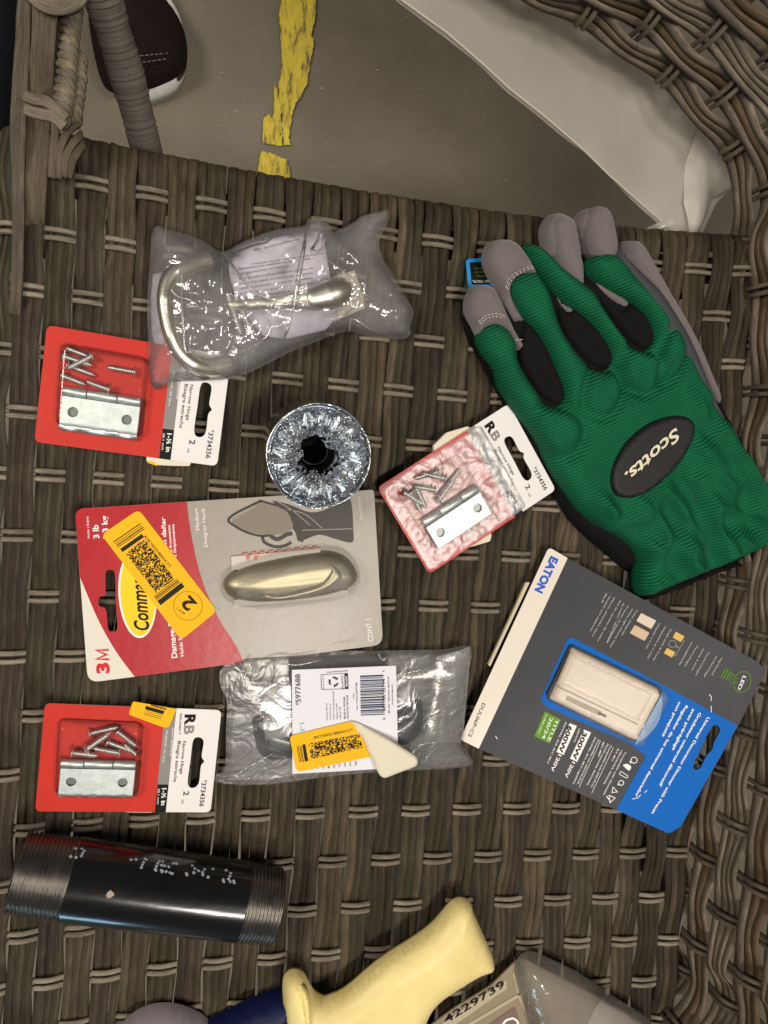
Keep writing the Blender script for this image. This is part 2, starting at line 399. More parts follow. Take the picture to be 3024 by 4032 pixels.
class Weave:
    def __init__(s): s.V = []; s.F = []; s.C = []; s.A = []; s.n = 0
    def strand(s, P, side, up, tone, round_=False, ridge=True, seedu=None, steplen=None):
        """P centre line, side = half-width vectors, up = half-thickness vectors"""
        n = len(P); K = 10
        if round_: ang = [2 * math.pi * k / K for k in range(K)]; prof = [(math.cos(t), math.sin(t)) for t in ang]
        else:   # flat strip with a domed, lightly grooved top
            prof = [(-1, -.3), (-.97, .45), (-.72, .92), (-.3, .82), (.05, .98), (.4, .80), (.74, .93), (.97, .45), (1, -.3), (0, -.5)]
        V = np.stack([P + side * a + up * b for a, b in prof], 1).reshape(-1, 3)
        o = s.n; F = []
        for i in range(n - 1):
            for k in range(K):
                q = (k + 1) % K; F.append((o + i * K + k, o + (i + 1) * K + k, o + (i + 1) * K + q, o + i * K + q))
        F.append(tuple(o + k for k in range(K))); F.append(tuple(o + (n - 1) * K + k for k in reversed(range(K))))
        L = np.r_[0, np.cumsum(np.linalg.norm(np.diff(P, axis=0), axis=1))]
        sd = rng.uniform(0, 500) if seedu is None else seedu
        wd = 0 * np.linalg.norm(side, axis=1).mean()
        A = np.array([[sd + k * .42, L[i] * 28, sd * .3] for i in range(n) for k in range(K)])
        s.V.append(V); s.F += F; s.n += len(V); s.A.append(A)
        s.C.append(np.tile(np.r_[np.array(tone) * rng.uniform(.85, 1.18), 1], (len(V), 1)))
    def build(s, name, parent, m=None):
        return mesh(name, np.vstack(s.V), s.F, m or WK, parent, True, {'tone': ('FLOAT_COLOR', np.vstack(s.C)), 'along': ('FLOAT_VECTOR', np.vstack(s.A))})
def nrm(v): return v / (np.linalg.norm(v, axis=-1, keepdims=True) + 1e-12)

# measured crossings of the seat weave (band c, row r) in the photograph
X = """256 723 2 0;479 768 4 0;708 806 6 0;940 842 8 0;1160 868 10 0;1385 900 12 0;1612 941 14 0;1838 971 16 0;2648 1056 24 0;2836 1067 26 0
124 919 1 1;362 937 3 1;561 961 5 1;1711 1125 15 1;2742 1229 25 1;2902 1251 27 1
244 1115 2 2;467 1157 4 2;1585 1315 14 2;1796 1339 16 2
105 1350 1 3;1030 1478 9 3;1241 1499 11 3;1464 1523 13 3;1675 1544 15 3;1883 1565 17 3
915 1692 8 4;1551 1755 14 4
72 1872 1 5;316 1890 3 5;549 1905 5 5;781 1908 7 5;2220 2006 21 5
181 2122 2 6;1519 2174 14 6;1923 2192 18 6;2120 2200 20 6
48 2351 1 7;277 2360 3 7;1604 2397 15 7;1803 2400 17 7;1996 2403 19 7
145 2622 2 8;1897 2596 18 8
838 3002 8 10;115 3042 2 10
24 3256 1 11;223 3250 3 11;452 3241 5 11;681 3229 7 11;901 3204 9 11;1113 3196 11 11;1328 3190 13 11;1533 3187 15 11;1735 3183 17 11;1937 3181 19 11;2133 3179 21 11;2321 3185 23 11
1202 3395 12 12;1413 3389 14 12;1615 3377 16 12;1817 3377 18 12;2015 3373 20 12;2210 3370 22 12;2404 3370 24 12;2583 3364 26 12;975 3410 10 12
1289 3576 13 13;1497 3567 15 13;1699 3558 17 13;1898 3555 19 13;2093 3543 21 13;2290 3531 23 13;2475 3518 25 13;2654 3500 27 13;205 3669 3 13;1081 3590 11 13
78 3880 2 14;307 3858 4 14;530 3831 6 14;753 3810 8 14;953 3788 10 14;1172 3759 12 14;1377 3744 14 14;1582 3732 16 14;2012 3722 20 14;2173 3716 22 14;2355 3710 24 14;2543 3707 26 14
2438 3876 25 15;2611 3876 27 15;1271 3938 13 15;847 3970 9 15"""
X = np.array([[float(a) for a in t.split()] for t in X.replace('\n', ';').split(';')])
Wd = np.array([W(a, b, -.003)[:2] for a, b in X[:, :2]])
def basis(c, r):
    c = np.asarray(c, float) / 14 - 1; r = np.asarray(r, float) / 7.5 - 1
    return np.stack([np.ones_like(c), c, r, c * r, c * c, r * r, c * c * r, c * r * r, c ** 3, r ** 3], -1)
CF, *_ = np.linalg.lstsq(basis(X[:, 2], X[:, 3]), Wd, rcond=None)
RES = np.linalg.norm(basis(X[:, 2], X[:, 3]) @ CF - Wd, axis=1); print('weave fit mm', RES.mean() * 1000, RES.max() * 1000)
SAG = .0
REDGE = -.55
def seat(c, r):
    c, r = np.broadcast_arrays(np.asarray(c, float), np.asarray(r, float))
    rr = np.maximum(r, REDGE); q = basis(c, rr) @ CF
    dy = basis(c, np.full_like(rr, REDGE)) @ CF - basis(c, np.full_like(rr, REDGE) - .2) @ CF
    dy = -nrm(dy) ; t = np.maximum(REDGE - r, 0) * .030; rad = .010; a = np.minimum(t / rad, math.pi / 2)
    q = q + dy * (rad * np.sin(a))[..., None]; z = -.0032 - rad * (1 - np.cos(a)) - np.maximum(t - rad * math.pi / 2, 0)
    # the left rim rolls over
    l = np.maximum(.55 - c, 0) * .0145; z = z - l * l / .02 * 1.5
    return np.concatenate([q, z[..., None]], -1)
chair = empty('wicker_chair', (0, 0, FZ), 'large grey brown woven wicker chair holding all the packages on its seat', 'chair')
def weave_surface(S, c0, c1, r0, r1, name, parent, ns=3, amp=.0019, fill=.98, th=.0009, rodr=.00125, rodgap=.0021, flip=1, tones=TONES, rodtone=ROD, gap_fn=None, sub=9, rod_lo=0, pinch=.12, missing=None, rodw=None):
    wv = Weave(); eps = .02
    def frame(c, r):
        p = S(c, r); dc = (S(c + eps, r) - S(c - eps, r)) / (2 * eps); dr = (S(c, r + eps) - S(c, r - eps)) / (2 * eps)
        return p, dc, dr, nrm(np.cross(dc, dr)) * flip
    for c in range(int(math.ceil(c0)), int(math.floor(c1)) + 1):
        base = TONES[rng.integers(len(TONES))] if tones is TONES else tones[rng.integers(len(tones))]
        n = ns if rng.random() > .25 else ns + (1 if rng.random() > .5 else 0)
        ww = rng.uniform(.85, 1.15, n); ww /= ww.sum(); edges = np.r_[0, np.cumsum(ww)] - .5
        f = fill if gap_fn is None else gap_fn(c)
        off0 = rng.uniform(0, 40)
        for k in range(n):
            e0, e1 = edges[k] * f, edges[k + 1] * f
            r = np.linspace(r0, r1, int((r1 - r0) * sub) + 2)
            under = .5 + .5 * np.cos(math.pi * (r - c))
            under = np.where(r < rod_lo - .5, under * 0 + .35, under)
            sq = 1 - pinch * under
            mid = (e0 + e1) / 2 * sq + .022 * np.array([noise.noise(Vector((q * .55, c * 7.3 + k * 3.1 + off0, 1))) for q in r])
            hw = (e1 - e0) / 2 * sq * 1.03 * (1 + .16 * np.array([noise.noise(Vector((q * .8, c * 5 + k, 8))) for q in r]))
            cc = c + mid
            p, dc, dr, nn = frame(cc, r)
            lift = amp * (1 - 2 * under) + .0005 * np.array([noise.noise(Vector((q * .9, c * 3 + k * 1.7, 5))) for q in r]) + (.0003 if k % 2 else 0)
            P = p + nn * lift[:, None]
            tilt = np.array([noise.noise(Vector((q * .5, c * 3 + k * 9.7, 15))) for q in r]) * .35
            sd = dc * hw[:, None]; sl = np.linalg.norm(sd, axis=1)[:, None]
            sd = sd + nn * sl * tilt[:, None]
            tone = np.array(base) if rng.random() > .35 else np.array(tones[rng.integers(len(tones))])
            wv.strand(P, sd, nn * th, tone)
    for r in range(int(math.ceil(max(r0, rod_lo))), int(math.floor(r1)) + 1):
        for sgn in (-1, 1):
            c = np.linspace(c0 - .4, c1 + .4, int((c1 - c0 + .8) * 8))
            under = .5 + .5 * np.cos(math.pi * (r - c))
            wob = .0004 * np.array([noise.noise(Vector((q * .7, r * 9 + sgn, 3))) for q in c])
            p, dc, dr, nn = frame(c, np.full_like(c, r))
            dh = nrm(dr)
            P = p + dh * (sgn * rodgap / 2 + wob)[:, None] + nn * (amp * .75 * (2 * under - 1))[:, None]
            wv.strand(P, dh * rodr * (.95), nn * rodr, np.array(rodtone) * rng.uniform(.9, 1.1), round_=True)
    return wv
# the seat
gap = lambda c: 1.02 if c < 8 else (.985 if c < 16 else .965)
wseat = weave_surface(seat, 0, 27, -2.6, 18.6, 'seat', chair, gap_fn=gap, rodgap=.0043, rodr=.00150)
seat_o = wseat.build('seat', chair)
# frame rails below the seat that carry the weave
fr = []
for pts in ([seat(c, -.1) for c in np.linspace(0, 27.5, 30)],):
    P = np.array(pts); P[:, 2] = -.017; fr.append(tube(P, .0085, 12))
v, f = merge(fr); mesh('front_rail', v, f, mat('dark steel tube', (45, 42, 38), .5), chair)

# right side panel: upright, follows the seat's right rim and sweeps on past its front edge
bp = [np.array(p) for p in ((-.02, -.66, 0), (.08, -.62, 0), (.16, -.54, 0), (.195, -.45, 0))] + [np.array(seat(27.6, r)) for r in (15.5, 14, 12, 10, 8, 6, 4, 2)]  # first points: unseen sweep behind the seat, added to shade its lower right
bp = bp + [W(2945, 1010, 0.), W(2990, 775, 0), W(2925, 555, 0), W(2710, 295, 0), W(2430, 75, 0), W(2120, -95, 0), W(1860, -240, 0), W(1600, -360, 0)]
bp = np.array([tuple(p[:2]) for p in bp]); bs = np.array(smooth([tuple(p) for p in bp], 12, False))
cum = np.r_[0, np.cumsum(np.linalg.norm(np.diff(bs, axis=0), axis=1))]
PR = .031; NR = cum[-1] / PR
outn = np.gradient(bs, axis=0); outn = np.stack([outn[:, 1], -outn[:, 0]], 1); outn = nrm(outn)
def panel(c, r):
    c, r = np.broadcast_arrays(np.asarray(c, float), np.asarray(r, float))
    s = r * PR; x = np.interp(s, cum, bs[:, 0]); y = np.interp(s, cum, bs[:, 1]); nx = np.interp(s, cum, outn[:, 0]); ny = np.interp(s, cum, outn[:, 1])
    h = c * .0175; lean = .22 * h + 1.2 * h * h
    return np.stack([x + nx * lean, y + ny * lean, -.012 + h], -1)
wp = weave_surface(panel, 0, 18, 0, NR, 'side_panel', chair, ns=3, amp=.0032, fill=1.10, pinch=.30, th=.0009, rodr=.0016, rodgap=.0046, flip=-1, sub=8, tones=PTONES, rodtone=(.15, .13, .10))  # upper rows rise out of view, added to shade the seat's right edge
wp.build('side_panel', chair)
# top rail of the right side
P = panel(np.full(60, 18.6), np.linspace(0, NR, 60)); v, f = tube(P, .010, 14); mesh('arm_rail', v, f, mat('wrapped rail', (96, 88, 76), .6, bump=.001, bscale=400), chair)
# lower strands where the seat meets the side
# ---- left front post of the chair, flat strands with a rope-wrapped edge
wv = Weave()
def path(pts, n=10): return np.array(smooth(pts, n, False))
def flatstrand(px, hw, z0, z1, tone, wv=wv, th=.0016, tw=0):
    q = path(px); n = len(q); zs = np.linspace(z0, z1, n) if not isinstance(z0, list) else np.interp(np.linspace(0, 1, n), np.linspace(0, 1, len(z0)), z0)
    P = np.array([W(a, b, z) for (a, b), z in zip(q, zs)]); T = nrm(np.gradient(P, axis=0)); side = nrm(np.cross(T, [0, 0, 1]))
    up = nrm(np.cross(side, T)); w = hw * (1 + .12 * np.array([noise.noise(Vector((i * .15, px[0][0], 4))) for i in range(n)]))
    wv.strand(P, (side + up * tw) * w[:, None], up * th, tone)
Tl = (.150, .124, .088)
for k, (x0, x1, x2) in enumerate([(92, 100, 108), (112, 122, 140), (132, 147, 165), (150, 165, 186), (168, 186, 208)]):
    flatstrand([(x0 + 2, 1010), (x0, 850), (x0 - 4 + k * 3, 700), (x1, 520), (x1 + 5 + k * 2, 330), (x2, 150), (x2 + k * 4, -20), (x2 + 3 + k * 6, -180)], .0015 + .0002 * (k % 2), [-.013, -.0005, .0015, .004, .012, .020, .027, .032], 0, np.array(Tl) * (.8 + .12 * (k % 3)), th=.0018)
for k, (xs) in enumerate([(62, 54, 70, 95), (75, 72, 86, 112), (84, 90, 103, 120)]):
    flatstrand([(xs[0] - 26, 1345), (xs[0] - 8, 1150), (xs[0], 900), (xs[0], 700), (xs[1], 500), (xs[2], 250), (xs[3], 0), (xs[3] + 5, -160)], .0016, [-.014, .001, .003, .004, .010, .016, .020, .022], 0, (.13, .112, .088))
for k, pts in enumerate([[(205, 700), (212, 560), (232, 480), (262, 430), (300, 400)], [(228, 700), (235, 600), (255, 540), (285, 500), (322, 478)], [(250, 690), (262, 620), (285, 570), (322, 530)], [(272, 690), (285, 640), (308, 600), (334, 568)]]):
    flatstrand(pts, .0021, .003, .016, Tl, tw=.3)
# bands wrapped across the strands
for pts in ([(95, 375), (130, 392), (190, 405), (262, 470)], [(98, 430), (150, 448), (210, 462), (255, 500)], [(115, -25), (160, 18), (230, 38), (310, 10), (345, -60)], [(118, -50), (170, -8), (240, 8), (300, -30)]):
    q = path(pts); P = np.array([W(a, b, .030) for a, b in q]); T = nrm(np.gradient(P, axis=0)); side = nrm(np.cross(T, [0, 0, 1]))
    wv.strand(P, side * .0026, np.cross(side, T) * .0015, (.20, .175, .135))
# rope edge: two columns of short coiled turns
for k in range(14):
    t = k / 13; x = 292 - 55 * t * (1 if t < .6 else .62 + .3 * t); y = 40 + 430 * t; w = 46 + 16 * math.sin(t * 3)
    for j, off in enumerate((0, 44)):
        if j and (k < 6): continue
        a = [(x - 22 + off, y - 24 + 6 * j), (x - 4 + off, y - 20), (x + 14 + off * .95, y + 2), (x + 16 + off * .95, y + 22)]
        q = path(a, 6); n = len(q); bow = np.sin(np.linspace(0, math.pi, n)) * .006
        P = np.array([W(p[0], p[1], .014 + b - .004 * j) for p, b in zip(q, bow)]); T = nrm(np.gradient(P, axis=0)); side = nrm(np.cross(T, [0, 0, 1]))
        wv.strand(P, side * .0028, nrm(np.cross(side, T)) * .0022, (.20 + .03 * math.sin(k * 2.1), .172 + .02 * math.sin(k * 2.1), .13), round_=False)
wv.build('front_post', chair)
# the post's core, so nothing shows through
P = np.array([W(250 - 70 * t, 30 + 620 * t, .006) for t in np.linspace(-.5, .62, 12)]); v, f = tube(P, .0070, 12)
mesh('post_core', v, f, mat('dark wrapped core', (58, 50, 38), .8), chair)
# wrapped brace running from the post down under the seat
P = np.array([W(345 + 245 * t + 26 * math.sin(t * 2.4), -190 + 920 * t, .012 - .078 * t) for t in np.linspace(0, 1, 260)])
rr = .0088 + .0016 * (1 - np.linspace(0, 1, 260)) * np.sin(np.linspace(0, 9, 260)) ** 2 + .00012 * np.sin(np.arange(260) * 1.35 + 2 * np.sin(np.arange(260) * .11)) + .0008 * np.array([noise.noise(Vector((k * .22, 0, 0))) for k in range(260)])
v, f = tube(P, rr, 26); mesh('brace', v, f, mat('grey wrapping strip', (104, 97, 88), .7, bump=.0012, bscale=160, stretch=(.4, 1, 1), var=.22, vscale=60), chair)
# far leg posts under the seat
for a, b in ((2700, 3500), (400, 3500), (2650, 1100)):
    q = W(a, b, -.02); q2 = q.copy(); q2[2] = FZ; v, f = tube([q, (q + q2) / 2, q2], .014, 14)
    mesh('leg', v, f, mat('dark steel tube', (45, 42, 38), .5), chair)
q = np.array(W(520, 900, -.02)); q2 = q.copy(); q2[2] = FZ; v, f = tube([q, (q + q2) / 2, q2], .014, 14); mesh('leg', v, f, MATS['dark steel tube'], chair)

# ------------------------------------------------------------------ shoe on the floor
sh0 = W(560, 120, FZ)
shoe = empty('shoe', (sh0[0], sh0[1], FZ), 'dark knit sneaker with a white sole on the floor beside the chair post', 'shoe')
so = smooth([(734, 250), (728, 315), (700, 366), (645, 400), (575, 422), (505, 430), (480, 415), (470, 340), (450, 200), (430, 0), (420, -260), (480, -260), (540, -150), (610, -60), (668, 20), (715, 110)], 6)
puff('sole', so, mat('white rubber', (238, 236, 225), .45, bump=.0003, bscale=300), shoe, z0=FZ, h=.012, rad=.006, step=.004, edge=.016)
su = smooth([(738, 200), (728, 268), (690, 305), (640, 330), (585, 350), (520, 362), (455, 366), (400, 320), (360, 160), (345, 0), (360, -230), (470, -235), (540, -130), (612, -45), (672, 25), (722, 110)], 6)
def shoez(x, y, t):
    c = W(150, 0, FZ); return np.clip(.040 - np.hypot(x - c[0], y - c[1]) * .18, 0, .06) * t
knit = mat('dark knit', (34, 24, 22), .85, bump=.0022, bscale=330, var=.25, vscale=300, spec=.15)
puff('upper', su, knit, shoe, z0=FZ + .0285, h=.036, rad=.050, step=.003, fz=shoez, zout=FZ + .03)
st = Shape(W)
def dashes(pts, wd, z, ln=9, gp=7, S=st):
    q = path(pts, 12); L = 0
    a = q[0]; acc = 0; on = True; start = a
    for b in q[1:]:
        acc += np.linalg.norm(np.array(b) - np.array(a)); a = b
        if acc > (ln if on else gp):
            if on: S.line([start, b], wd, z)
            on = not on; start = b; acc = 0
for pts in ([(430, 262), (520, 250), (600, 240), (672, 228)], [(440, 232), (530, 222), (610, 214), (672, 208)]): dashes(pts, 3, FZ + .0675, 8, 6)
st.build('stitching', mat('grey thread', (120, 105, 95), .8), shoe)
toecap = smooth([(728, 215), (716, 275), (690, 300), (672, 230), (676, 150), (690, 90), (712, 130)], 5)
puff('toe_guard', smooth([(735, 210), (728, 262), (700, 300), (686, 232), (690, 150), (700, 92), (722, 140)], 5), mat('worn grey toe', (66, 56, 46), .6, bump=.0006, bscale=400), shoe, z0=FZ + .024, h=.024, rad=.02, step=.003, zout=FZ + .034)

# ------------------------------------------------------------------ translucent sheet
def sheetmat():
    m = film('milky foam sheet', haze=.72, rough=.35, bump=.0006, bscale=14, hazecol=(.78, .73, .64), gl=.4, base=.02); return m
sm = sheetmat()
for n in sm.node_tree.nodes:
    if n.type == 'MAP_RANGE': n.inputs[3].default_value = .52; n.inputs[4].default_value = .84
def sz(x, y, t): return t * .012 * nz(x, y, 9, 5) + .004 * nz(x, y, 26, 2) 
sheet = puff('plastic_sheet', [(1480, -90), (1575, -5), (1760, 128), (1900, 250), (2010, 352), (2150, 462), (2300, 592), (2400, 690), (2500, 780), (2600, 868), (2700, 958), (2728, 976), (2760, 955), (2792, 880), (2830, 800), (2890, 740), (2940, 690), (2960, 620), (2960, 430), (2830, 300), (2560, 60), (2380, -180), (1900, -260)],
     sm, None, z0=-.054, h=.004, rad=.03, step=.006, zout=-.050, fz=sz, closed=False, power=0)
tag(sheet, 'milky translucent plastic sheet draped between the chair side and the floor', 'plastic sheet'); 
fl2 = film('milky fold', haze=.6, rough=.4, bump=.0005, bscale=18, hazecol=(.84, .79, .70), gl=.5, base=.02)
puff('fold', [(2768, 445), (2800, 480), (2850, 560), (2905, 640), (2920, 690), (2880, 735), (2800, 780), (2770, 860), (2740, 935), (2722, 965), (2705, 860), (2690, 800), (2698, 640), (2730, 540)], fl2, sheet, z0=-.050, h=.006, rad=.02, step=.005, closed=False, fz=lambda x, y, t: .004 * nz(x, y, 22, 8))
ed = Shape(W); ed.line([(1575, -5), (1760, 128), (2010, 352), (2300, 592), (2500, 780), (2700, 958), (2722, 972)], 16, -.046)
lip = puff('corner_scrap', smooth([(2512, 938), (2545, 900), (2590, 878), (2640, 866), (2655, 880), (2600, 905), (2560, 930), (2530, 945)], 4), film('white scrap', haze=.8, hazecol=(.72, .70, .64), gl=.4), sheet, z0=-.03, h=.006, rad=.01, step=.003, closed=False)
sheet_o = sheet
P = [W(a, b, -.050) for a, b in [(1480, -90), (1575, -5), (1760, 128), (1900, 250), (2010, 352), (2150, 462), (2300, 592), (2400, 690), (2500, 780), (2600, 868), (2700, 958)]]
v, f = tube(P, .0007, 8); mesh('rolled_edge', v, f, mat('milky edge', (190, 182, 165), .5), sheet)

mt = puff('floor_shadow', smooth([(-400, -300), (40, -260), (62, 60), (48, 300), (30, 600), (-10, 760), (-400, 800)], 3), mat('dark navy cloth', (8, 16, 24), .9, bump=.002, bscale=60), None, z0=FZ + .002, h=.02, rad=.03, step=.008)  # added dark sheet standing in for the shade at the far left
own_origin(mt); tag(mt, 'dark navy cloth stand-in added on the floor at the far left edge beside the chair post', 'shadow')
# ================================================================== packages
CLEAR = film('clear blister', haze=.03, rough=.05, bump=.00006, bscale=40, gl=.8, base=.01)
CLEARD = film('dull clear blister', haze=.10, rough=.28, bump=.0003, bscale=200, gl=.22, base=.0)
CLEARC = film('glare hazed clear film', haze=.26, rough=.36, bump=.0011, bscale=60, gl=1.0, base=.09)  # milky haze put in for lamp glare over the tilted package
ZINC = mat('zinc plate', (204, 212, 212), .5, 1.0, var=.14, vscale=260, bump=.00006, bscale=900)
ZINCD = mat('zinc screw', (214, 214, 212), .36, 1.0)
RED = mat('red print', (198, 42, 28), .5, coat=.12, bump=.00012, bscale=260, var=.05, vscale=60)
WHITE = mat('white card', (232, 228, 226), .55, coat=.1, var=.025, vscale=60)
GREYP = mat('grey print', (138, 134, 131), .5, coat=.1, var=.04)
BLACKP = mat('black print', (14, 14, 15), .6, spec=.2)
YEL = mat('yellow sticker', (244, 184, 0), .6, var=.03, vscale=80)
YELO = YEL
WHT = mat('white ink', (245, 243, 238), .6)
CODE = mat('code ink', (18, 15, 6), .6)
EDGE = mat('card edge', (225, 205, 190), .7)

def local(O, ex, ey):
    """a thing's own flat frame; units along ex, ey in millimetres (y runs down the card)"""
    O = np.array(O[:2]); ex = np.array(ex); ey = np.array(ey)
    return lambda x, y, z=0: np.r_[O + ex * x / 1000 + ey * y / 1000, z]

def screw(a, b, z, M, parent, m=ZINCD, L=None, hr=.0030, r=.00135):
    A = np.array(M(a[0], a[1], z)); B = np.array(M(b[0], b[1], z)); n = 90
    t = np.linspace(0, 1, n); P = A + (B - A) * t[:, None]
    rad = r * (1 + .26 * np.sin(np.arange(n) * 2 * math.pi / 6.2)) * np.where(t > .86, np.clip((1 - t) / .14, .08, 1), 1)
    rad = np.where(t < .10, hr * (1 - t / .10 * .6), rad); rad[0] = hr * .98
    v, f = tube(P, rad, 12)
    return mesh('screw', v, f, m, parent)
def hinge(parent, M, x0, y0, L, Wd_, kn, z, knuckle_top=True, second=False, holes=True):
    s = Shape(M)
    out = [(x0, y0 + kn), (x0 + L, y0 + kn), (x0 + L, y0 + Wd_), (x0, y0 + Wd_)]
    circ = lambda cx, cy, r, n=22: [(cx + r * math.cos(2 * math.pi * k / n), cy + r * math.sin(2 * math.pi * k / n)) for k in range(n)]
    hy = y0 + kn + (Wd_ - kn) * .48
    s.prism([out, circ(x0 + L * .155, hy, 2.5), circ(x0 + L * .845, hy, 2.5)], z, z + .0011)
    lf = s.build('hinge_leaf', ZINC, parent)
    mb = lf.modifiers.new('b', 'BEVEL'); mb.width = .0002; mb.segments = 2; mb.limit_method = 'ANGLE'
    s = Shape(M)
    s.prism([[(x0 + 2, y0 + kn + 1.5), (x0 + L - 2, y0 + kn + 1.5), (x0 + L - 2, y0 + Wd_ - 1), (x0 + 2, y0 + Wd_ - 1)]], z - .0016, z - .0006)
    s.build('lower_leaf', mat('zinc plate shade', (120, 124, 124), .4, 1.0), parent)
    ks = []
    for a, b in ((0, .30), (.31, .69), (.70, 1)):
        p = np.array(M(x0 + L * a, y0 + kn * .5, z + .0006)); q = np.array(M(x0 + L * b, y0 + kn * .5, z + .0006)); ks.append(tube([p, p * .98 + q * .02, p * .02 + q * .98, q], [.0021, .0023, .0023, .0021] if True else 0, 18))
    v, f = merge(ks); mesh('knuckle', v, f, ZINC, parent)
    if second:
        ks = []
        for a, b in ((0, .26), (.27, .70), (.71, 1)):
            p = np.array(M(x0 + L * a, y0 + Wd_ + .3, z - .0006)); q = np.array(M(x0 + L * b, y0 + Wd_ + .3, z - .0006)); ks.append(tube([p, q], .0016, 14))
        v, f = merge(ks); mesh('knuckle', v, f, ZINC, parent)

HF = lambda x, y: np.linalg.solve(np.array([[1422., -92], [32, 855]]), np.array([x - 170., y - 150])) * np.array([92, 59.5])  # zoomed px -> mm on the card
def h(pts): return [tuple(HF(*p)) for p in pts]
def hinge_package(corners, label, screws, z, film_m, sticker=None, second=False, hn=(300, 560, 585, 300, 80), under=None, logo=True, glare=False):
    c = [W(a, b, z)[:2] for a, b in corners]          # top-left, bottom-left, bottom-right, top-right
    cen = sum(c) / 4; ex = nrm((c[3] - c[0]) + (c[2] - c[1])); ey = np.array([ex[1], -ex[0]])
    O = cen - ex * .046 - ey * .02975
    M = local(O, ex, ey); t = empty('hinge_package', (cen[0], cen[1], 0), label, 'hinge package', 'hinge packages')
    s = Shape(M)
    slot = lambda: smooth(h([(1352, 440), (1395, 408), (1440, 440), (1425, 565), (1446, 610), (1418, 650), (1400, 790), (1350, 830), (1308, 790), (1330, 600)]), 5)
    outl = rounded([(0, 0), (92, 0), (92, 59.5), (0, 59.5)], 3.2)
    s.prism([outl, slot()], z - .0007, z); s.build('card', WHITE, t)
    s = Shape(M); s.prism([rounded([(0, 0), (61.7, 0), (61.7, 59.5), (0, 59.5)], [3.2, 0, 0, 3.2])], z + .00002, z + .0001); s.build('red_panel', RED, t)
    s = Shape(M); s.flat([(61.7, .0), (67.6, .0), (67.6, 43.5), (61.7, 43.5)], z + .0001); s.build('grey_band', GREYP, t)
    s = Shape(M); s.flat([(61.7, 43.5), (67.6, 43.5), (67.6, 59.5), (61.7, 59.5)], z + .0001)
    z2 = z + .0002
    s.text('Narrow Hinge', HF(1268, 440), HF(1240, 712), 1.75, z2, .005); s.text('Bisagra estrecha', HF(1225, 440), HF(1188, 778), 1.75, z2, .005)
    s.text('2', HF(1272, 856), HF(1270, 893), 3.0, z2, .01); s.text('ct', HF(1258, 925), HF(1252, 958), 1.5, z2)
    s.text('#', HF(1450, 765), HF(1449, 780), 1.6, z2); s.text('3734356', HF(1425, 785), HF(1405, 985), 2.5, z2, .012)
    if logo:
        s.text('R', HF(1288, 222), HF(1284, 310), 5.4, z2, .045)
        s.text('RELIABILT', HF(1245, 215), HF(1232, 388), .95, z2, .01)
    s.build('black_lettering', BLACKP, t)
    s = Shape(M)
    if logo: s.text('B', HF(1282, 312), HF(1276, 385), 5.2, z2, .03)
    s.build('grey_lettering', GREYP, t)
    s = Shape(M); s.text('1-½ in', HF(1095, 828), HF(1085, 970), 2.2, z2, .03); s.text('38.1 mm', HF(1058, 830), HF(1050, 960), 1.15, z2)
    s.text('zinc-plated', HF(1180, 330), HF(1160, 560), 1.1, z2); s.text('Acabado de zinc', HF(1130, 350), HF(1098, 620), 1.1, z2)
    s.build('white_lettering', WHT, t)
    # hinges and screws inside
    x0, y0 = HF(hn[0], hn[1]); hinge(t, M, x0, y0, 38.1, hn[3] / 14.4, hn[4] / 14.4, z + .0028, second=second)
    for k, (a, b) in enumerate(screws): screw(HF(*a), HF(*b), z + .0022 + .0011 * (k % 3), M, t)
    # clear blister
    bo = [tuple(HF(*p)) for p in [(272, 262), (950, 285), (905, 885), (232, 868)]]
    puff('blister', rounded(bo, 4.5), (CLEAR if film_m is CLEAR else CLEARD), t, z0=z + .0002, h=.0072, rad=.0032, step=.0011, closed=False, M=M, power=2.4, fz=lambda x, y, t_: .00035 * nz(x, y, 70, 3) * t_ - .0006 * np.exp(-((t_ - .55) / .2) ** 2))
    if film_m is CLEARC: puff('blister_rim', rounded([(1.2, 1.2), (71, 1.2), (71, 58.3), (1.2, 58.3)], 3), film_m, t, z0=z + .0003, h=.0003, rad=.003, step=.0012, fz=lambda x, y, t_: .0004 * ridge(x, y, 110, 3, 2) * t_, closed=False, M=M)
    if sticker:
        P = sticker; q = Shape(W); q.prism([P], z + .0003, z + .0008); yo = q.build('price_sticker', YEL, t)
    return t, M

tA, MA = hinge_package([(195, 1287), (138, 1735), (848, 1840), (905, 1395)], 'red and white hinge package partly covered by the clear bag of handles',
    [((330, 300), (520, 345)), ((300, 360), (520, 400)), ((520, 330), (330, 450)), ((330, 420), (540, 470)), ((290, 500), (470, 545)), ((650, 560), (470, 520)), ((840, 405), (620, 395))], .0055, CLEAR, second=True, hn=(302, 572, 585, 300, 72))
tB, MB = hinge_package([(182, 2772), (141, 3192), (823, 3199), (871, 2796)], 'red and white hinge package with a yellow sticker folded over its top edge',
    [((522, 370), (755, 315)), ((740, 345), (895, 465)), ((495, 485), (690, 350)), ((655, 435), (880, 520)), ((755, 520), (540, 480)), ((385, 510), (590, 535)), ((880, 530), (790, 455))], .0055, CLEAR)
tC, MC = hinge_package([(1490, 1921), (1697, 2252), (2184, 1924), (1997, 1601)], 'glare-covered red and white hinge package lying tilted beside the green glove',
    [((690, 320), (470, 250)), ((700, 395), (560, 250)), ((560, 420), (430, 300)), ((380, 330), (350, 520)), ((440, 330), (400, 520)), ((520, 520), (760, 440)), ((560, 500), (880, 400)), ((330, 300), (400, 470))], .0075, CLEARC, hn=(305, 560, 585, 300, 84))
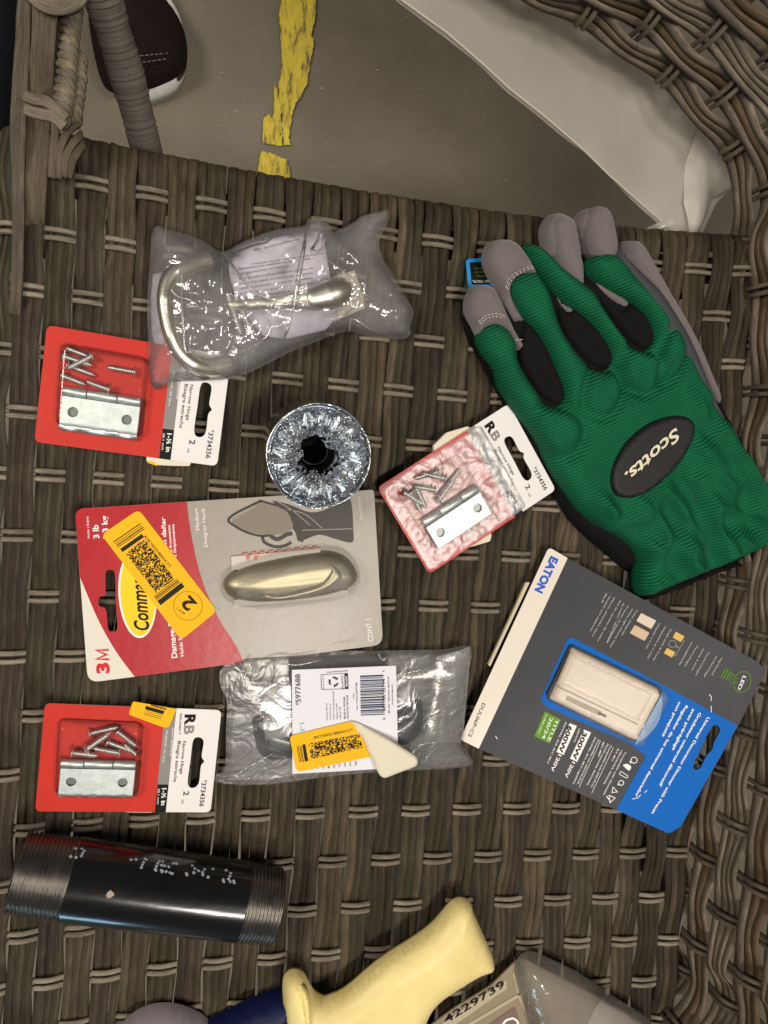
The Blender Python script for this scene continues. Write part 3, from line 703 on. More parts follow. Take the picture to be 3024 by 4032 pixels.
# stickers on the hinge packages
def pseudo_code(s, M, x0, y0, x1, y1, z, nx, ny, seed):
    r = np.random.default_rng(seed)
    for i in range(nx):
        for j in range(ny):
            if r.random() < .5:
                w = 1.45 if r.random() < .4 else 1.0
                a = x0 + (x1 - x0) * i / nx; b = x0 + (x1 - x0) * min(i + w, nx) / nx; c = y0 + (y1 - y0) * j / ny; d = y0 + (y1 - y0) * (j + 1) / ny
                s.flat([(a, c), (b, c), (b, d), (a, d)], z)
def quadframe(P):
    """bilinear frame: (0..1, 0..1) inside the photo quad P (00, 10, 11, 01)"""
    P = [np.array(p, float) for p in P]
    def M(u, v, z=0):
        q = P[0] * (1 - u) * (1 - v) + P[1] * u * (1 - v) + P[2] * u * v + P[3] * (1 - u) * v
        return W(q[0], q[1], z)
    return M
zb = Z
st = Shape(W); P = rounded(Z(100, 2700, 2.074, [(878, 128), (1235, 190), (1170, 345), (1125, 340), (842, 235)]), [8, 3, 12, 8, 10])
st.prism([P], .0057, .0062); sB = st.build('price_sticker', YEL, tB)
st = Shape(W); st.flat(Z(100, 2700, 2.074, [(982, 165), (1135, 207), (1125, 235), (978, 193)]), .0064)
for k in range(3): st.line(Z(100, 2700, 2.074, [(975 - k * 5, 205 + k * 14), (1118 - k * 6, 243 + k * 14)]), 1.1 + k * .3, .0064)
for k in range(9): st.flat(Z(100, 2700, 2.074, [(1030 + k * 14, 152 + k * 3.6), (1038 + k * 14, 154 + k * 3.6), (1036 + k * 14, 172 + k * 3.6), (1026 + k * 14, 165 + k * 3.6)]), .0064)
st.build('sticker_print', CODE, sB)
st = Shape(W); P = rounded(Z(100, 1200, 1.952, [(928, 1150), (1290, 1170), (1262, 1240), (1130, 1238), (1020, 1232), (932, 1205)]), 6); st.prism([P], .0030, .0040); st.build('backing_sticker', mat('cream sticker back', (222, 214, 190), .6), tA)
st = Shape(W); P = rounded(Z(100, 1200, 1.952, [(932, 1203), (960, 1200), (1025, 1231), (1010, 1238), (940, 1214)]), 3); st.prism([P], .0041, .0043); st.build('sticker_edge', YEL, tA)
st = Shape(W); P = rounded(Z(1400, 1550, 1.952, [(600, 400), (700, 300), (860, 252), (885, 262), (1045, 1090), (1035, 1135), (860, 1185), (700, 700), (605, 450)]), 6); st.prism([P], .0030, .0062); st.build('backing_sticker', mat('cream sticker back', (222, 214, 190), .6), tC)
st = Shape(W); P = Z(100, 2700, 2.074, [(812, 1020), (1035, 1025), (1030, 1036), (830, 1034)]); st.prism([P], .0030, .0045); st.build('backing_sticker', MATS['cream sticker back'], tB)

# ------------------------------------------------------------------ hook package (red and grey card)
zM = lambda pts: Z(250, 1900, 1.2762, pts)
cz = .006
def pack(name, label, cat, px, z=0):
    q = W(px[0], px[1], 0); return empty(name, (q[0], q[1], 0), label, cat)
hk = pack('hook_package', 'red and grey carded wall hook package with a large yellow sticker across it', 'hook package', (900, 2330))
s = Shape(W); hole = smooth(zM([(212, 455), (235, 440), (258, 458), (262, 590), (270, 730), (246, 748), (224, 735), (213, 640), (182, 622), (174, 594), (186, 572), (210, 560)]), 5)
full = rounded(zM([(57, 132), (1560, 36), (1606, 815), (122, 1006)]), [38, 14, 42, 46])
s.prism([full, hole], cz - .0009, cz)
s.build('card', mat('grey card print', (158, 150, 138), .36, coat=.16, coatr=.22, bump=.00010, bscale=170, var=.05, vscale=30), hk)
s = Shape(W)
cur = smooth(zM([(620, 97), (632, 200), (655, 330), (690, 470), (735, 590), (795, 710), (868, 822), (905, 905)]), 6, False)
curl = smooth(zM([(84, 478), (118, 560), (165, 670), (222, 780), (285, 880), (358, 976)]), 6, False)
redp = rounded(zM([(57, 132), (620, 97)]), 0)[:1]
tl = rounded(zM([(57, 132), (1560, 36), (1606, 815), (122, 1006)]), [38, 14, 42, 46])[:6]
s.prism([tl + cur + list(reversed(curl)), hole], cz + .00005, cz + .00015)
s.build('red_panel', mat('crimson print', (176, 24, 34), .36, coat=.16, coatr=.22, bump=.00010, bscale=170, var=.06, vscale=30), hk)
bl = rounded(zM([(57, 132), (1560, 36), (1606, 815), (122, 1006)]), [38, 14, 42, 46])[18:]
s = Shape(W); s.flat([curl[0]] + curl[1:] + bl, cz + .0001); s.build('white_corner', mat('white gloss print', (226, 218, 204), .36, coat=.5), hk)
s = Shape(W)
ov = lambda cx, cy, rx, ry, rot, n=40: [(cx + rx * math.cos(t) * math.cos(rot) - ry * math.sin(t) * math.sin(rot), cy + rx * math.cos(t) * math.sin(rot) + ry * math.sin(t) * math.cos(rot)) for t in [2 * math.pi * k / n for k in range(n)]]
s.flat(zM(ov(372, 560, 96, 222, -.06)), cz + .0002); s.build('emblem_rim', WHT, hk)
s = Shape(W); s.flat(zM(ov(373, 560, 87, 213, -.06)), cz + .0003); s.build('emblem', mat('yellow print', (250, 205, 10), .4, coat=.1), hk)
s = Shape(W); s.text('Command', zM([(430, 740)])[0], zM([(404, 425)])[0], 57, cz + .0004, .022, .28); s.build('black_lettering', BLACKP, hk)
s = Shape(W); z = cz + .0003
s.text('3', zM([(229, 957)])[0], zM([(226, 904)])[0], 47, z, .05); s.line(zM([(229, 889), (166, 887), (216, 865), (165, 843), (227, 841)]), 8.5, z); s.build('red_lettering', mat('bright red ink', (214, 22, 34), .45), hk)
s = Shape(W)
for b, p0, p1, c, bd in [('Holds | Sujeta', (132, 280), (124, 170), 9, 0), ('3 lb', (180, 280), (174, 212), 23, .02), ('1.3 kg', (228, 278), (218, 166), 23, .02), ('Damage-Free', (571, 880), (548, 640), 22, .02), ('Holds Strongly', (605, 872), (586, 690), 14, .012), ('sin dañar', (520, 335), (510, 173), 17, .02), ('aguanta firmemente', (552, 410), (536, 213), 11, .012), ('se retira limpiamente', (574, 460), (556, 208), 11, .012),
    ('Medium', (684, 238), (674, 130), 15, 0), ('Designer Hook', (724, 322), (710, 128), 15, 0), ('Decorative', (1504, 184), (1488, 68), 12, 0), ('CONT.1', (1558, 796), (1542, 682), 20, .01)]:
    s.text(b, zM([p0])[0], zM([p1])[0], c, z, bd)
s.split('white_lettering', WHT, hk)
s = Shape(W); s.text('Gancho mediano', zM([(759, 286)])[0], zM([(743, 128)])[0], 9.5, z); s.text('Decorativo', zM([(1522, 152)])[0], zM([(1512, 66)])[0], 7, z)
s.text('17081BN-ES', zM([(1470, 784)])[0], zM([(1352, 806)])[0], 9, z); s.split('pale_lettering', mat('pale ink', (196, 190, 178), .5), hk)
# printed photograph of a bag on a hook
s = Shape(W); s.flat(smooth(zM([(1050, 92), (1140, 112), (1240, 150), (1330, 130), (1420, 70), (1448, 110), (1456, 240), (1452, 300), (1380, 288), (1290, 262), (1225, 282), (1180, 296), (1165, 250), (1120, 190), (1088, 130)]), 3), cz + .0002)
s.build('printed_bag', mat('dark brown print', (50, 43, 36), .45, coat=.08, coatr=.22, bump=.00010, bscale=170, var=.3, vscale=40, stretch=(1, .3, 1)), hk)
s = Shape(W); s.flat(smooth(zM([(995, 96), (1085, 128), (1125, 150), (1152, 210), (1140, 240), (1075, 262), (1010, 262), (880, 232), (845, 195), (880, 165), (950, 130)]), 4), cz + .00022)
s.build('printed_paper', mat('tan print', (128, 118, 102), .45, coat=.1), hk)
s = Shape(W)
for pts, w in (([(995, 90), (930, 122), (860, 158), (828, 190), (860, 218), (920, 250), (990, 268), (1040, 265)], 9), ([(990, 92), (1060, 112), (1120, 130), (1150, 160), (1185, 230), (1200, 300)], 8), ([(1040, 268), (1075, 285), (1120, 262), (1150, 255)], 16), ([(1000, 272), (1010, 300), (1060, 322), (1110, 318), (1145, 300)], 12)):
    s.line([tuple(p) for p in smooth(zM(pts), 6, False)], w, cz + .0003)
s.build('printed_handles', mat('charcoal print', (36, 32, 28), .4, coat=.1), hk)
s = Shape(W)
for k, pts in enumerate((([(1075, 96), (1150, 140), (1240, 215)]), ([(1125, 135), (1215, 160), (1300, 230)]), [(840, 200), (900, 160), (985, 110)], [(1200, 240), (1450, 232)])):
    s.line([tuple(p) for p in smooth(zM(pts), 6, False)], 3, cz + .0004)
s.build('printed_highlights', mat('silver print', (150, 144, 132), .4, coat=.1), hk)
s = Shape(W); s.flat(rounded(zM([(722, 308), (1508, 236), (1535, 612), (782, 706)]), 10), cz + .00025); s.build('window_print', mat('shaded grey print', (138, 131, 120), .36, coat=.5, coatr=.28, bump=.0003, bscale=210), hk) if False else None
s = Shape(W); s.prism([zM([(842, 372), (1290, 330), (1300, 400), (845, 440)])], cz + .0006, cz + .0016); s.prism([zM([(855, 590), (1430, 540), (1436, 575), (862, 624)])], cz + .0006, cz + .0016); s.build('adhesive_strip', mat('adhesive liner', (205, 198, 186), .5, var=.05), hk)
s = Shape(W)
for k in range(9): s.flat(zM([(900 + k * 44, 356 - k * 4.2), (928 + k * 44, 353 - k * 4.2), (928 + k * 44, 366 - k * 4.2), (900 + k * 44, 369 - k * 4.2)]), cz + .0018)
for k in range(2): s.flat(zM([(915 + k * 40, 368), (945 + k * 40, 365), (925 + k * 40, 392), (917 + k * 40, 380)]), cz + .0018)
s.build('liner_print', mat('pink print', (196, 120, 112), .5), hk)
NICK = mat('brushed champagne nickel', (166, 156, 128), .46, 1.0, bump=.00010, bscale=400, stretch=(.1, 1, 1))
puff('hook', smooth(zM([(806, 498), (850, 450), (950, 408), (1100, 374), (1240, 352), (1340, 345), (1420, 375), (1468, 440), (1470, 492), (1420, 535), (1300, 570), (1120, 594), (960, 600), (850, 578), (812, 540)]), 6), NICK, hk, z0=cz + .001, h=.0075, rad=.016, step=.0012, fz=lambda x, y, t: np.where(t > .6, -.0016 * np.clip((t - .6) / .4, 0, 1), 0), power=1.8)
puff('hook_prong', smooth(zM([(1000, 560), (1100, 555), (1200, 530), (1290, 500), (1340, 440), (1330, 410), (1380, 430), (1400, 480), (1330, 535), (1200, 575), (1060, 592)]), 5), NICK, hk, z0=cz + .0065, h=.0035, rad=.004, step=.0011, power=2)
puff('blister', smooth(zM([(790, 505), (835, 432), (960, 380), (1120, 335), (1300, 318), (1410, 335), (1478, 410), (1490, 490), (1440, 560), (1310, 596), (1120, 622), (940, 628), (840, 606), (795, 560)]), 6), CLEARD, hk, z0=cz + .0008, h=.0135, rad=.008, step=.0013, closed=False, fz=lambda x, y, t: .0005 * nz(x, y, 60, 2) * t)
# yellow sticker
Q = zM([(378, 135), (190, 262), (592, 792), (772, 646)])
s = Shape(W); s.prism([rounded(Q, 24)], cz + .0005, cz + .0008); stk = s.build('price_sticker', YEL, hk)
sf = quadframe(Q)   # u: across (right edge -> left edge), v: down its length
s = Shape(sf); zz = cz + .0010
for v0, wdt in ((.095, .007), (.115, .004), (.13, .008), (.147, .005)): s.flat([(.16, v0), (.88, v0), (.88, v0 + wdt), (.16, v0 + wdt)], zz)
s.flat([(.28, .17), (.86, .17), (.86, .20), (.28, .20)], zz)
pseudo_code(s, sf, .30, .215, .82, .60, zz, 26, 52, 5)
s.flat([(.24, .655), (.90, .655), (.90, .695), (.24, .695)], zz)
for v0, wdt in ((.612, .005), (.625, .008), (.64, .005)): s.flat([(.26, v0), (.9, v0), (.9, v0 + wdt), (.26, v0 + wdt)], zz)
s.text('LCW0081E2EC874', zM([(536, 424)])[0] if False else (.17, .56), (.17, .24), .10, zz) if False else None
s.build('sticker_print', CODE, stk)
s = Shape(W); s.text('LCW0081E2EC874', zM([(541, 418)])[0], zM([(414, 264)])[0], 11, zz, .004)
s.text('2', zM([(672, 610)])[0], zM([(632, 566)])[0], 50, zz, .03) ; s.text('BOX 1', zM([(612, 655)])[0], zM([(572, 628)])[0], 8, zz)
cc = zM([(625, 620)])[0]; s.ring(cc, 57, 57, 1.2, zz, 40); s.build('sticker_lettering', CODE, stk)
# ------------------------------------------------------------------ dimmer package (dark grey and blue card)
zE = lambda pts: Z(1780, 2100, 1.3336, pts)
z5 = lambda pts: Z(2000, 2700, 1.843, pts)
z4 = lambda pts: Z(2050, 2250, 1.746, pts)
dz = .0065
dm = pack('dimmer_package', 'dark grey and blue carded wall dimmer package with a cream rocker behind clear plastic', 'dimmer package', (2350, 2750))
# the card leans up against the woven side at its far corner
_c = [(W(1810, 2917, 0), 0.), (W(2159, 2152, 0), .000), (W(3010, 2617, .034), .034)]
_A = np.array([[p[0], p[1], 1] for p, z in _c]); _k = np.linalg.solve(_A, np.array([z for p, z in _c]))
tilt = lambda x, y: _k[0] * x + _k[1] * y + _k[2]
def WD(x, y, z=0.):
    v = RN @ np.array([x - 1512.0, -(y - 2016.0), -2933.0])
    t = (z + _k[2] - CAM_H) / (v[2] - _k[0] * v[0] - _k[1] * v[1])
    return np.array([v[0] * t, v[1] * t, z])
slotE = smooth(z5([(1490, 292), (1525, 290), (1538, 330), (1500, 400), (1490, 440), (1478, 470), (1440, 510), (1400, 590), (1365, 610), (1345, 595), (1350, 560), (1400, 460), (1450, 350)]), 4)
outE = rounded(zE([(508, 72), (606, 130), (1600, 672), (1650, 722), (1502, 1010), (1200, 1540), (1140, 1578), (862, 1452), (138, 1130), (42, 1082)]), [18, 0, 14, 16, 0, 12, 16, 0, 0, 18])
DG = mat('dark grey card print', (48, 49, 54), .55, coat=.05, coatr=.3, spec=.3, bump=.0001, bscale=90, var=.06, vscale=18)
BLU = mat('blue card print', (0, 100, 190), .6, coat=.02, coatr=.25, spec=.12, bump=.00015, bscale=70, var=.05, vscale=25)
s = Shape(WD, tilt); s.prism([outE, slotE], dz - .0010, dz); s.build('card', DG, dm)
s = Shape(WD, tilt); s.flat(rounded(zE([(508, 72), (607, 130), (140, 1131), (42, 1082)]), [18, 0, 0, 18]), dz + .0001); s.build('white_strip', mat('cream white print', (226, 216, 200), .45, coat=.3, var=.02), dm)
bluep = zE([(625, 545), (1100, 792), (1500, 1010), (1200, 1540), (1140, 1578), (862, 1452), (1018, 1170), (940, 1104), (700, 1000), (490, 908), (466, 872), (540, 700), (605, 560)])
win = zE([(636, 588), (1084, 806), (1104, 842), (966, 1090), (930, 1084), (508, 872), (500, 846), (618, 596)])
s = Shape(WD, tilt); s.prism([rounded(bluep, [12, 0, 0, 12, 16, 0, 0, 0, 0, 8, 12, 0, 10]), slotE, rounded(win, 4)], dz + .0001, dz + .0002); s.build('blue_panel', BLU, dm)
s = Shape(WD, tilt); s.flat(smooth(zE([(1100, 868), (1104, 910), (1085, 985), (1040, 1050), (985, 1092), (968, 1092), (1098, 850)]), 4), dz + .0003); s.build('blue_highlight', mat('pale blue print', (88, 140, 196), .35, coat=.5), dm)
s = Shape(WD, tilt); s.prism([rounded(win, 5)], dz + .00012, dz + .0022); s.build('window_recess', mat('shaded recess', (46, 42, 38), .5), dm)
CR = mat('cream plastic', (222, 204, 188), .36, coat=.1, coatr=.2, var=.02, vscale=30)
puff('dimmer_body', rounded(zE([(628, 596), (1080, 812), (1086, 852), (970, 1084), (932, 1076), (508, 868)]), 6), CR, dm, z0=dz + .002, h=.0030, rad=.0016, step=.002, M=WD, zf=tilt)
puff('rocker', rounded(zE([(624, 622), (1060, 836), (1052, 858), (982, 996), (552, 790)]), 7), CR, dm, z0=dz + .0045, h=.0012, rad=.0012, step=.0018, fz=lambda x, y, t: -.0003 * t, M=WD, zf=tilt)
s = Shape(WD, tilt); s.flat(zE([(606, 852), (786, 935), (772, 958), (594, 875)]), dz + .0052); s.flat(zE([(545, 795), (978, 1000), (975, 1008), (541, 803)]), dz + .0052); s.build('slider_track', mat('grey cream', (158, 144, 126), .4), dm)
s = Shape(WD, tilt); s.prism([zE([(776, 942), (812, 958), (808, 968), (772, 952)])], dz + .0052, dz + .0064); s.build('slider', mat('dark slider', (52, 45, 38), .4), dm)
puff('blister', rounded(zE([(628, 582), (1094, 806), (1112, 846), (968, 1102), (930, 1092), (496, 876), (490, 846), (608, 592)]), 8), CLEARD, dm, z0=dz + .0004, h=.0105, rad=.0035, step=.0018, closed=False, M=WD, zf=tilt, fz=lambda x, y, t: .0005 * nz(x, y, 50, 4) * t)
s = Shape(WD, tilt); z = dz + .0003
s.text('EATON', zE([(521, 118)])[0], zE([(434, 300)])[0], 31, z, .05); s.build('blue_lettering', mat('blue ink', (16, 84, 196), .5), dm)
s = Shape(WD, tilt); s.text('DUL06P-C2', zE([(160, 890)])[0], zE([(84, 1066)])[0], 13, z, .005)
zb_ = dz + .0005
s.text('600W', z5([(441, 288)])[0], z5([(366, 478)])[0], 17, zb_, .03); s.text('300W', z5([(548, 332)])[0], z5([(465, 528)])[0], 17, zb_, .03)
s.split('black_lettering', BLACKP, dm)
s = Shape(WD, tilt); s.flat(z5([(448, 272), (500, 292), (404, 502), (352, 480)]), dz + .0003); s.flat(z5([(552, 318), (603, 340), (502, 553), (450, 528)]), dz + .0003); s.build('white_box', WHT, dm)
s = Shape(WD, tilt); s.prism([z5([(268, 186), (385, 246), (302, 420), (190, 366)])], dz + .0001, dz + .0003); s.build('green_box', mat('green print', (98, 146, 24), .6), dm)
s = Shape(WD, tilt)
s.text('TITLE', z5([(350, 240)])[0], z5([(284, 398)])[0], 12, zb_, .01); s.text('20/24', z5([(308, 228)])[0], z5([(246, 380)])[0], 12, zb_, .01); s.text('COMPLIANT', z5([(276, 205)])[0], z5([(215, 350)])[0], 6, zb_, .004)
s.build('box_lettering', WHT, dm)
def lines(s, zf, rows, cap, z, bold=.006):
    for body, p0, p1 in rows: s.text(body, zf([p0])[0], zf([p1])[0], cap, z, bold)
s = Shape(WD, tilt)
lines(s, z5, [('120V', (368, 495), (308, 615)), ('120V', (468, 548), (408, 660))], 13, z, .02)
lines(s, z5, [('INC/HAL, FLR, ELV, MLV', (416, 262), (282, 565)), ('LED/CFL', (515, 310), (474, 412))], 6.5, z)
s.build('wattage_lettering', WHT, dm)
s = Shape(WD, tilt)
lines(s, z5, [('Compatible with dimmable', (850, 478), (690, 790)), ('LED/CFL/FLR, INC/HAL', (822, 468), (690, 715)), ('ELV, MLV', (796, 455), (750, 545)),
    ('Compatible avec DEL/FLC/', (745, 430), (600, 738)), ('FLUO intensité, INC/HAL', (720, 420), (570, 722)), ('BBT, MBT', (690, 408), (650, 515)),
    ('Compatible con LED/CFL/FLR,', (655, 388), (500, 715)), ('INC/HAL, ELV, MLV regulables', (630, 372), (470, 712))], 6.5, z)
s.line(z5([(766, 448), (608, 780)]), 1.6, z); s.line(z5([(672, 398), (516, 738)]), 1.6, z)
s.build('small_lettering', WHT, dm)
s = Shape(WD, tilt)   # lamp symbols
def bulbsym(c, r):
    s.ring(c, r, r, 3, z, 18); d = np.array([-.86, .5]); e = np.array(c) + d * r * 1.25; s.line([tuple(e - np.array([.5, .86]) * r * .4), tuple(e + np.array([.5, .86]) * r * .4)], 7, z)
bulbsym(z5([(915, 540)])[0], 12); s.flat(smooth(z5([(835, 575), (870, 568), (895, 590), (880, 615), (862, 605)]), 4), z)
s.line(rounded(z5([(812, 632), (822, 622), (872, 655), (866, 668), (856, 668), (808, 642)]), 2), 2.6, z, True); bulbsym(z5([(822, 705)])[0], 9.5)
s.line(z5([(762, 735), (795, 770), (755, 775)]), 3, z, True); s.line(z5([(735, 795), (778, 815), (740, 850)]), 3, z, True); s.line(z5([(715, 800), (748, 846)]), 4, z)
s.build('lamp_symbols', WHT, dm)
s = Shape(WD, tilt)
lines(s, z5, [('Universal Decorator Dimmer with Preset', (1448, 225), (1040, 925)), ('Gradateur universel décoratif', (1388, 192), (1095, 725)), ('avec préréglage', (1340, 165), (1190, 465)), ('Regulador de luz universal decorador', (1290, 140), (920, 803)), ('con preajuste', (1240, 115), (1118, 365))], 11, z, .022)
s.build('title_lettering', WHT, dm)
s = Shape(WD, tilt)
lines(s, z4, [('Color change kit:', (796, 262), (690, 440)), ('White, Light Almond, Ivory', (765, 252), (612, 520)), ('Trousse de changement', (735, 230), (590, 490)), ('de couleur : blanc, amande', (705, 215), (590, 490)), ('Kit de cambio de color', (680, 200), (525, 480)), ('blanco, almendra claro', (640, 178), (490, 445)), ('vendido por separado', (612, 165), (475, 410)), ('Marfil', (585, 150), (555, 212)),
    ('Single pole & 3-way', (1030, 395), (908, 612)), ('Unipolaire et 3 voies', (990, 378), (870, 597)), ('Unipolar y 3 vías', (950, 355), (858, 530)),
    ('Updated', (1378, 592), (1312, 708)), ('technology', (1345, 578), (1258, 726)), ('Technologie', (1290, 548), (1200, 715)), ('mise à jour', (1252, 530), (1172, 682)), ('Tecnología', (1212, 505), (1125, 652)), ('actualizada', (1175, 483), (1088, 642))], 6.6, z, .008)
s.build('feature_lettering', mat('pale grey ink', (190, 186, 178), .5), dm)
s = Shape(WD, tilt); s.flat(rounded(z4([(828, 286), (932, 338), (898, 396), (796, 340)]), 4), z); s.build('white_swatch', mat('white swatch', (216, 200, 178), .45), dm)
s = Shape(WD, tilt); s.flat(rounded(z4([(785, 368), (886, 422), (852, 478), (750, 424)]), 4), z); s.build('tan_swatch', mat('tan swatch', (206, 176, 142), .45), dm)
for q in ([(1066, 414), (1127, 446), (1100, 486), (1046, 454)], [(1006, 526), (1064, 556), (1040, 592), (984, 562)]):
    s = Shape(WD, tilt); s.flat(z4(q), z); s.build('amber_swatch', mat('amber swatch', (220, 176, 78), .45), dm)
s = Shape(WD, tilt); s.ring(z4([(1043, 498)])[0], 14, 14, 2.4, z); s.line(z4([(1110, 468), (1125, 474), (1064, 580), (1050, 574)]), 2.4, z); s.line(z4([(1062, 512), (1088, 524)]), 4, z); s.build('switch_symbol', mat('grey ink', (150, 150, 148), .5), dm)
GRN = mat('green ink', (84, 132, 26), .6)
s = Shape(WD, tilt); c = z4([(1522, 758)])[0]; s.ring(c, 33, 42, 4, z, 30, .35)
for a, b in (((1410, 665), (1378, 728)), ((1428, 672), (1394, 738)), ((1446, 680), (1412, 745))): s.line(z4([a, b]), 6, z)
for a, b in (((1440, 690), (1475, 720)), ((1440, 705), (1490, 740)), ((1430, 720), (1490, 770)), ((1425, 735), (1470, 785))): s.line(z4([a, b]), 3, z)
s.build('led_emblem', GRN, dm)
s = Shape(WD, tilt); s.text('LED', z4([(1530, 715)])[0], z4([(1490, 810)])[0], 13, z + .0001, .02); s.build('led_lettering', WHT, dm)
s = Shape(WD, tilt); s.prism([zE([(388, 258), (408, 258), (200, 700), (190, 690), (330, 390)])], dz - .0035, dz - .0015); s.build('back_leaf', mat('cream leaf', (205, 192, 160), .6), dm)
# a few crazed scuffs of the wrap
sc = Shape(WD, tilt)
for pts in ([(1350, 845), (1362, 862), (1358, 880)], [(1360, 905), (1362, 940)], [(228, 1065), (238, 1080)], [(945, 1395), (975, 1388), (990, 1372)], [(1010, 1362), (1024, 1350)]): sc = Shape(WD, tilt); sc.line([tuple(p) for p in smooth(zE(pts), 3, False)], 3.2, dz + .0005); sc.build('scuff_mark', mat('white scuff', (215, 215, 215), .3), dm)


# ------------------------------------------------------------------ bag of handles
z1 = lambda pts: Z(500, 750, 1.3825, pts)
NI = mat('satin nickel', (222, 216, 200), .38, 1.0, bump=.0001, bscale=600, stretch=(.2, 1, 1))
def pull(name, pts, zs, r, label):
    q = np.array([W(a, b, z) for (a, b), z in zip(smooth(z1(pts), 10, False), np.interp(np.linspace(0, 1, (len(pts) - 1) * 10 + 1), np.linspace(0, 1, len(zs)), zs))])
    rr = np.interp(np.linspace(0, 1, len(q)), np.linspace(0, 1, len(r)), r); v, f = tube(q, rr, 18)
    o = mesh(name, v, f, NI); own_origin(o); return tag(o, label, 'drawer pull', 'metal pulls in the clear bag')
pull('drawer_pull', [(438, 378), (350, 398), (270, 440), (222, 505), (205, 590), (212, 680), (240, 790), (285, 880), (360, 945), (450, 965), (545, 950)], [.007, .016, .020, .020, .016, .007], [.0045, .0048, .0040, .0036, .0038, .0048, .0052], 'bowed metal handle at the wide end of the clear bag')
pull('drawer_pull', [(560, 625), (700, 618), (850, 606), (1000, 592), (1090, 572), (1165, 548), (1190, 545)], [.012, .014, .017, .016, .012], [.0030, .0032, .0038, .0062, .0078, .0074, .004], 'straight metal handle on the printed paper in the clear bag')
for k, (a, b) in enumerate((((545, 560), (618, 780)), ((588, 565), (682, 785)))):
    A = W(*z1([a])[0], .013); B = W(*z1([b])[0], .011); n = 160; t = np.linspace(0, 1, n)
    v, f = tube(A + (B - A) * t[:, None], .0019 + .00045 * np.sin(np.arange(n) * 2 * math.pi / 8), 12)
    o = mesh('machine_screw', v, f, mat('zinc screw', (170, 172, 172), .26, 1.0)); own_origin(o)
    tag(o, ['threaded machine screw in the clear bag, nearer the wide end', 'threaded machine screw in the clear bag, nearer the printed paper'][k], 'screw', 'machine screws in the clear bag')
PAP = mat('lavender paper', (214, 206, 224), .7, bump=.0006, bscale=40)
pp = pack('instruction_sheet', 'folded paper sheet of printed instructions inside the clear bag', 'paper', (1150, 1130))
pz = lambda x, y, t: .0018 * nz(x, y, 26, 7)
s = puff('paper', z1([(545, 335), (640, 295), (780, 235), (940, 200), (1068, 235), (1095, 400), (1125, 560), (1150, 680), (1080, 760), (860, 810), (740, 790), (610, 640), (560, 480)]), PAP, pp, z0=.0055, h=.0012, rad=.004, step=.002, fz=lambda x, y, t: 0 * x)
puff('paper_flap', z1([(142, 455), (190, 445), (215, 520), (190, 640), (215, 800), (250, 950), (170, 900), (135, 780), (128, 600)]), PAP, pp, z0=.004, h=.001, rad=.003, step=.002)
s = Shape(W); zt = .0070
rows = ['matériaux de quincaillerie.', 'Instructions pour installation sur du bois, panneau', 'en particules ou béton.', 'Pour les applications autres que les panneaux et', 'bois en tout, utilisez des chevilles appropriées plus', 'celles en particulier et suivez les instructions', 'du fabricant. La garantie ne couvre pas', 'erreurs de l\'installateur de la quincaillerie', 'ni les dommages.']
for k, b in enumerate(rows):
    y0 = 385 + k * 27; x0 = 615 - max(0, 3 - k) * -30 if False else 612 + (70 if k == 0 else 0)
    L = 400 - (130 if k in (2, 8) else 0)
    s.text(b, z1([(x0, y0 + 20)])[0], z1([(x0 + L, y0 - 40 + (L < 300) * 14)])[0], 8.4, zt, .012 if k in (1, 2) else .004)
s.text('de quincaillerie', z1([(690, 330)])[0], z1([(940, 268)])[0], 9, zt, .01)
s.build('paper_lettering', mat('grey ink on paper', (92, 86, 104), .6), pp)
s = Shape(W); s.line([tuple(p) for p in smooth(z1([(548, 366), (600, 330), (700, 295), (760, 282), (800, 250), (900, 232)]), 6, False)], 6, zt); s.build('black_fold_line', BLACKP, pp)
cd = puff('backing_card', z1([(1110, 470), (1240, 432), (1262, 500), (1290, 560), (1296, 640), (1150, 705), (900, 790), (760, 760), (860, 640), (1050, 620), (1150, 600)]), mat('cream insert', (214, 206, 188), .6), None, z0=.0035, h=.001, rad=.003, step=.002)
own_origin(cd); tag(cd, 'small cream card tucked under the straight handle in the clear bag', 'card')
b1 = smooth(z1([(143, 200), (235, 215), (330, 237), (430, 277), (522, 332), (640, 272), (800, 214), (965, 190), (985, 155), (1050, 150), (1108, 190), (1128, 222), (1240, 168), (1270, 140), (1350, 118), (1418, 108), (1424, 170), (1378, 262), (1392, 360), (1450, 460), (1505, 560), (1563, 655), (1545, 730), (1532, 800), (1400, 800), (1290, 785), (1200, 762), (1110, 790), (1000, 832), (880, 882), (750, 950), (640, 1000), (552, 1026), (420, 1036), (250, 1042), (205, 1068), (150, 1082), (118, 1000), (113, 800), (108, 600), (122, 400)]), 3)
BAG = film('clear bag film', haze=.17, rough=.11, bump=.0016, bscale=60, gl=1.0, hazecol=(.95, .93, .93), base=.03)
C1 = W(950, 1130)[:2]
def bz1(x, y, t):
    mid = np.exp(-((x - C1[0]) ** 2) / .0035)
    return t * (.0030 * ridge(x, y, 38, 4) + .0016 * ridge(x, y, 95, 9, 2)) + .0045 * nz(x, y, 14, 2) * t
bag1 = puff('handle_bag', b1, BAG, None, z0=.006, h=.016, rad=.026, step=.0016, fz=bz1, closed=False, zout=.006)
tag(bag1, 'crumpled clear plastic bag holding bowed metal handles and a printed sheet', 'plastic bag')
puff('back_film', b1, film('bag back film', haze=.12, rough=.2, bump=.0008, bscale=50, gl=.6, hazecol=(.9, .88, .87)), bag1, z0=.0032, h=-.0002, rad=.01, step=.004, closed=False, fz=lambda x, y, t: .0006 * nz(x, y, 40, 1), zout=.006)
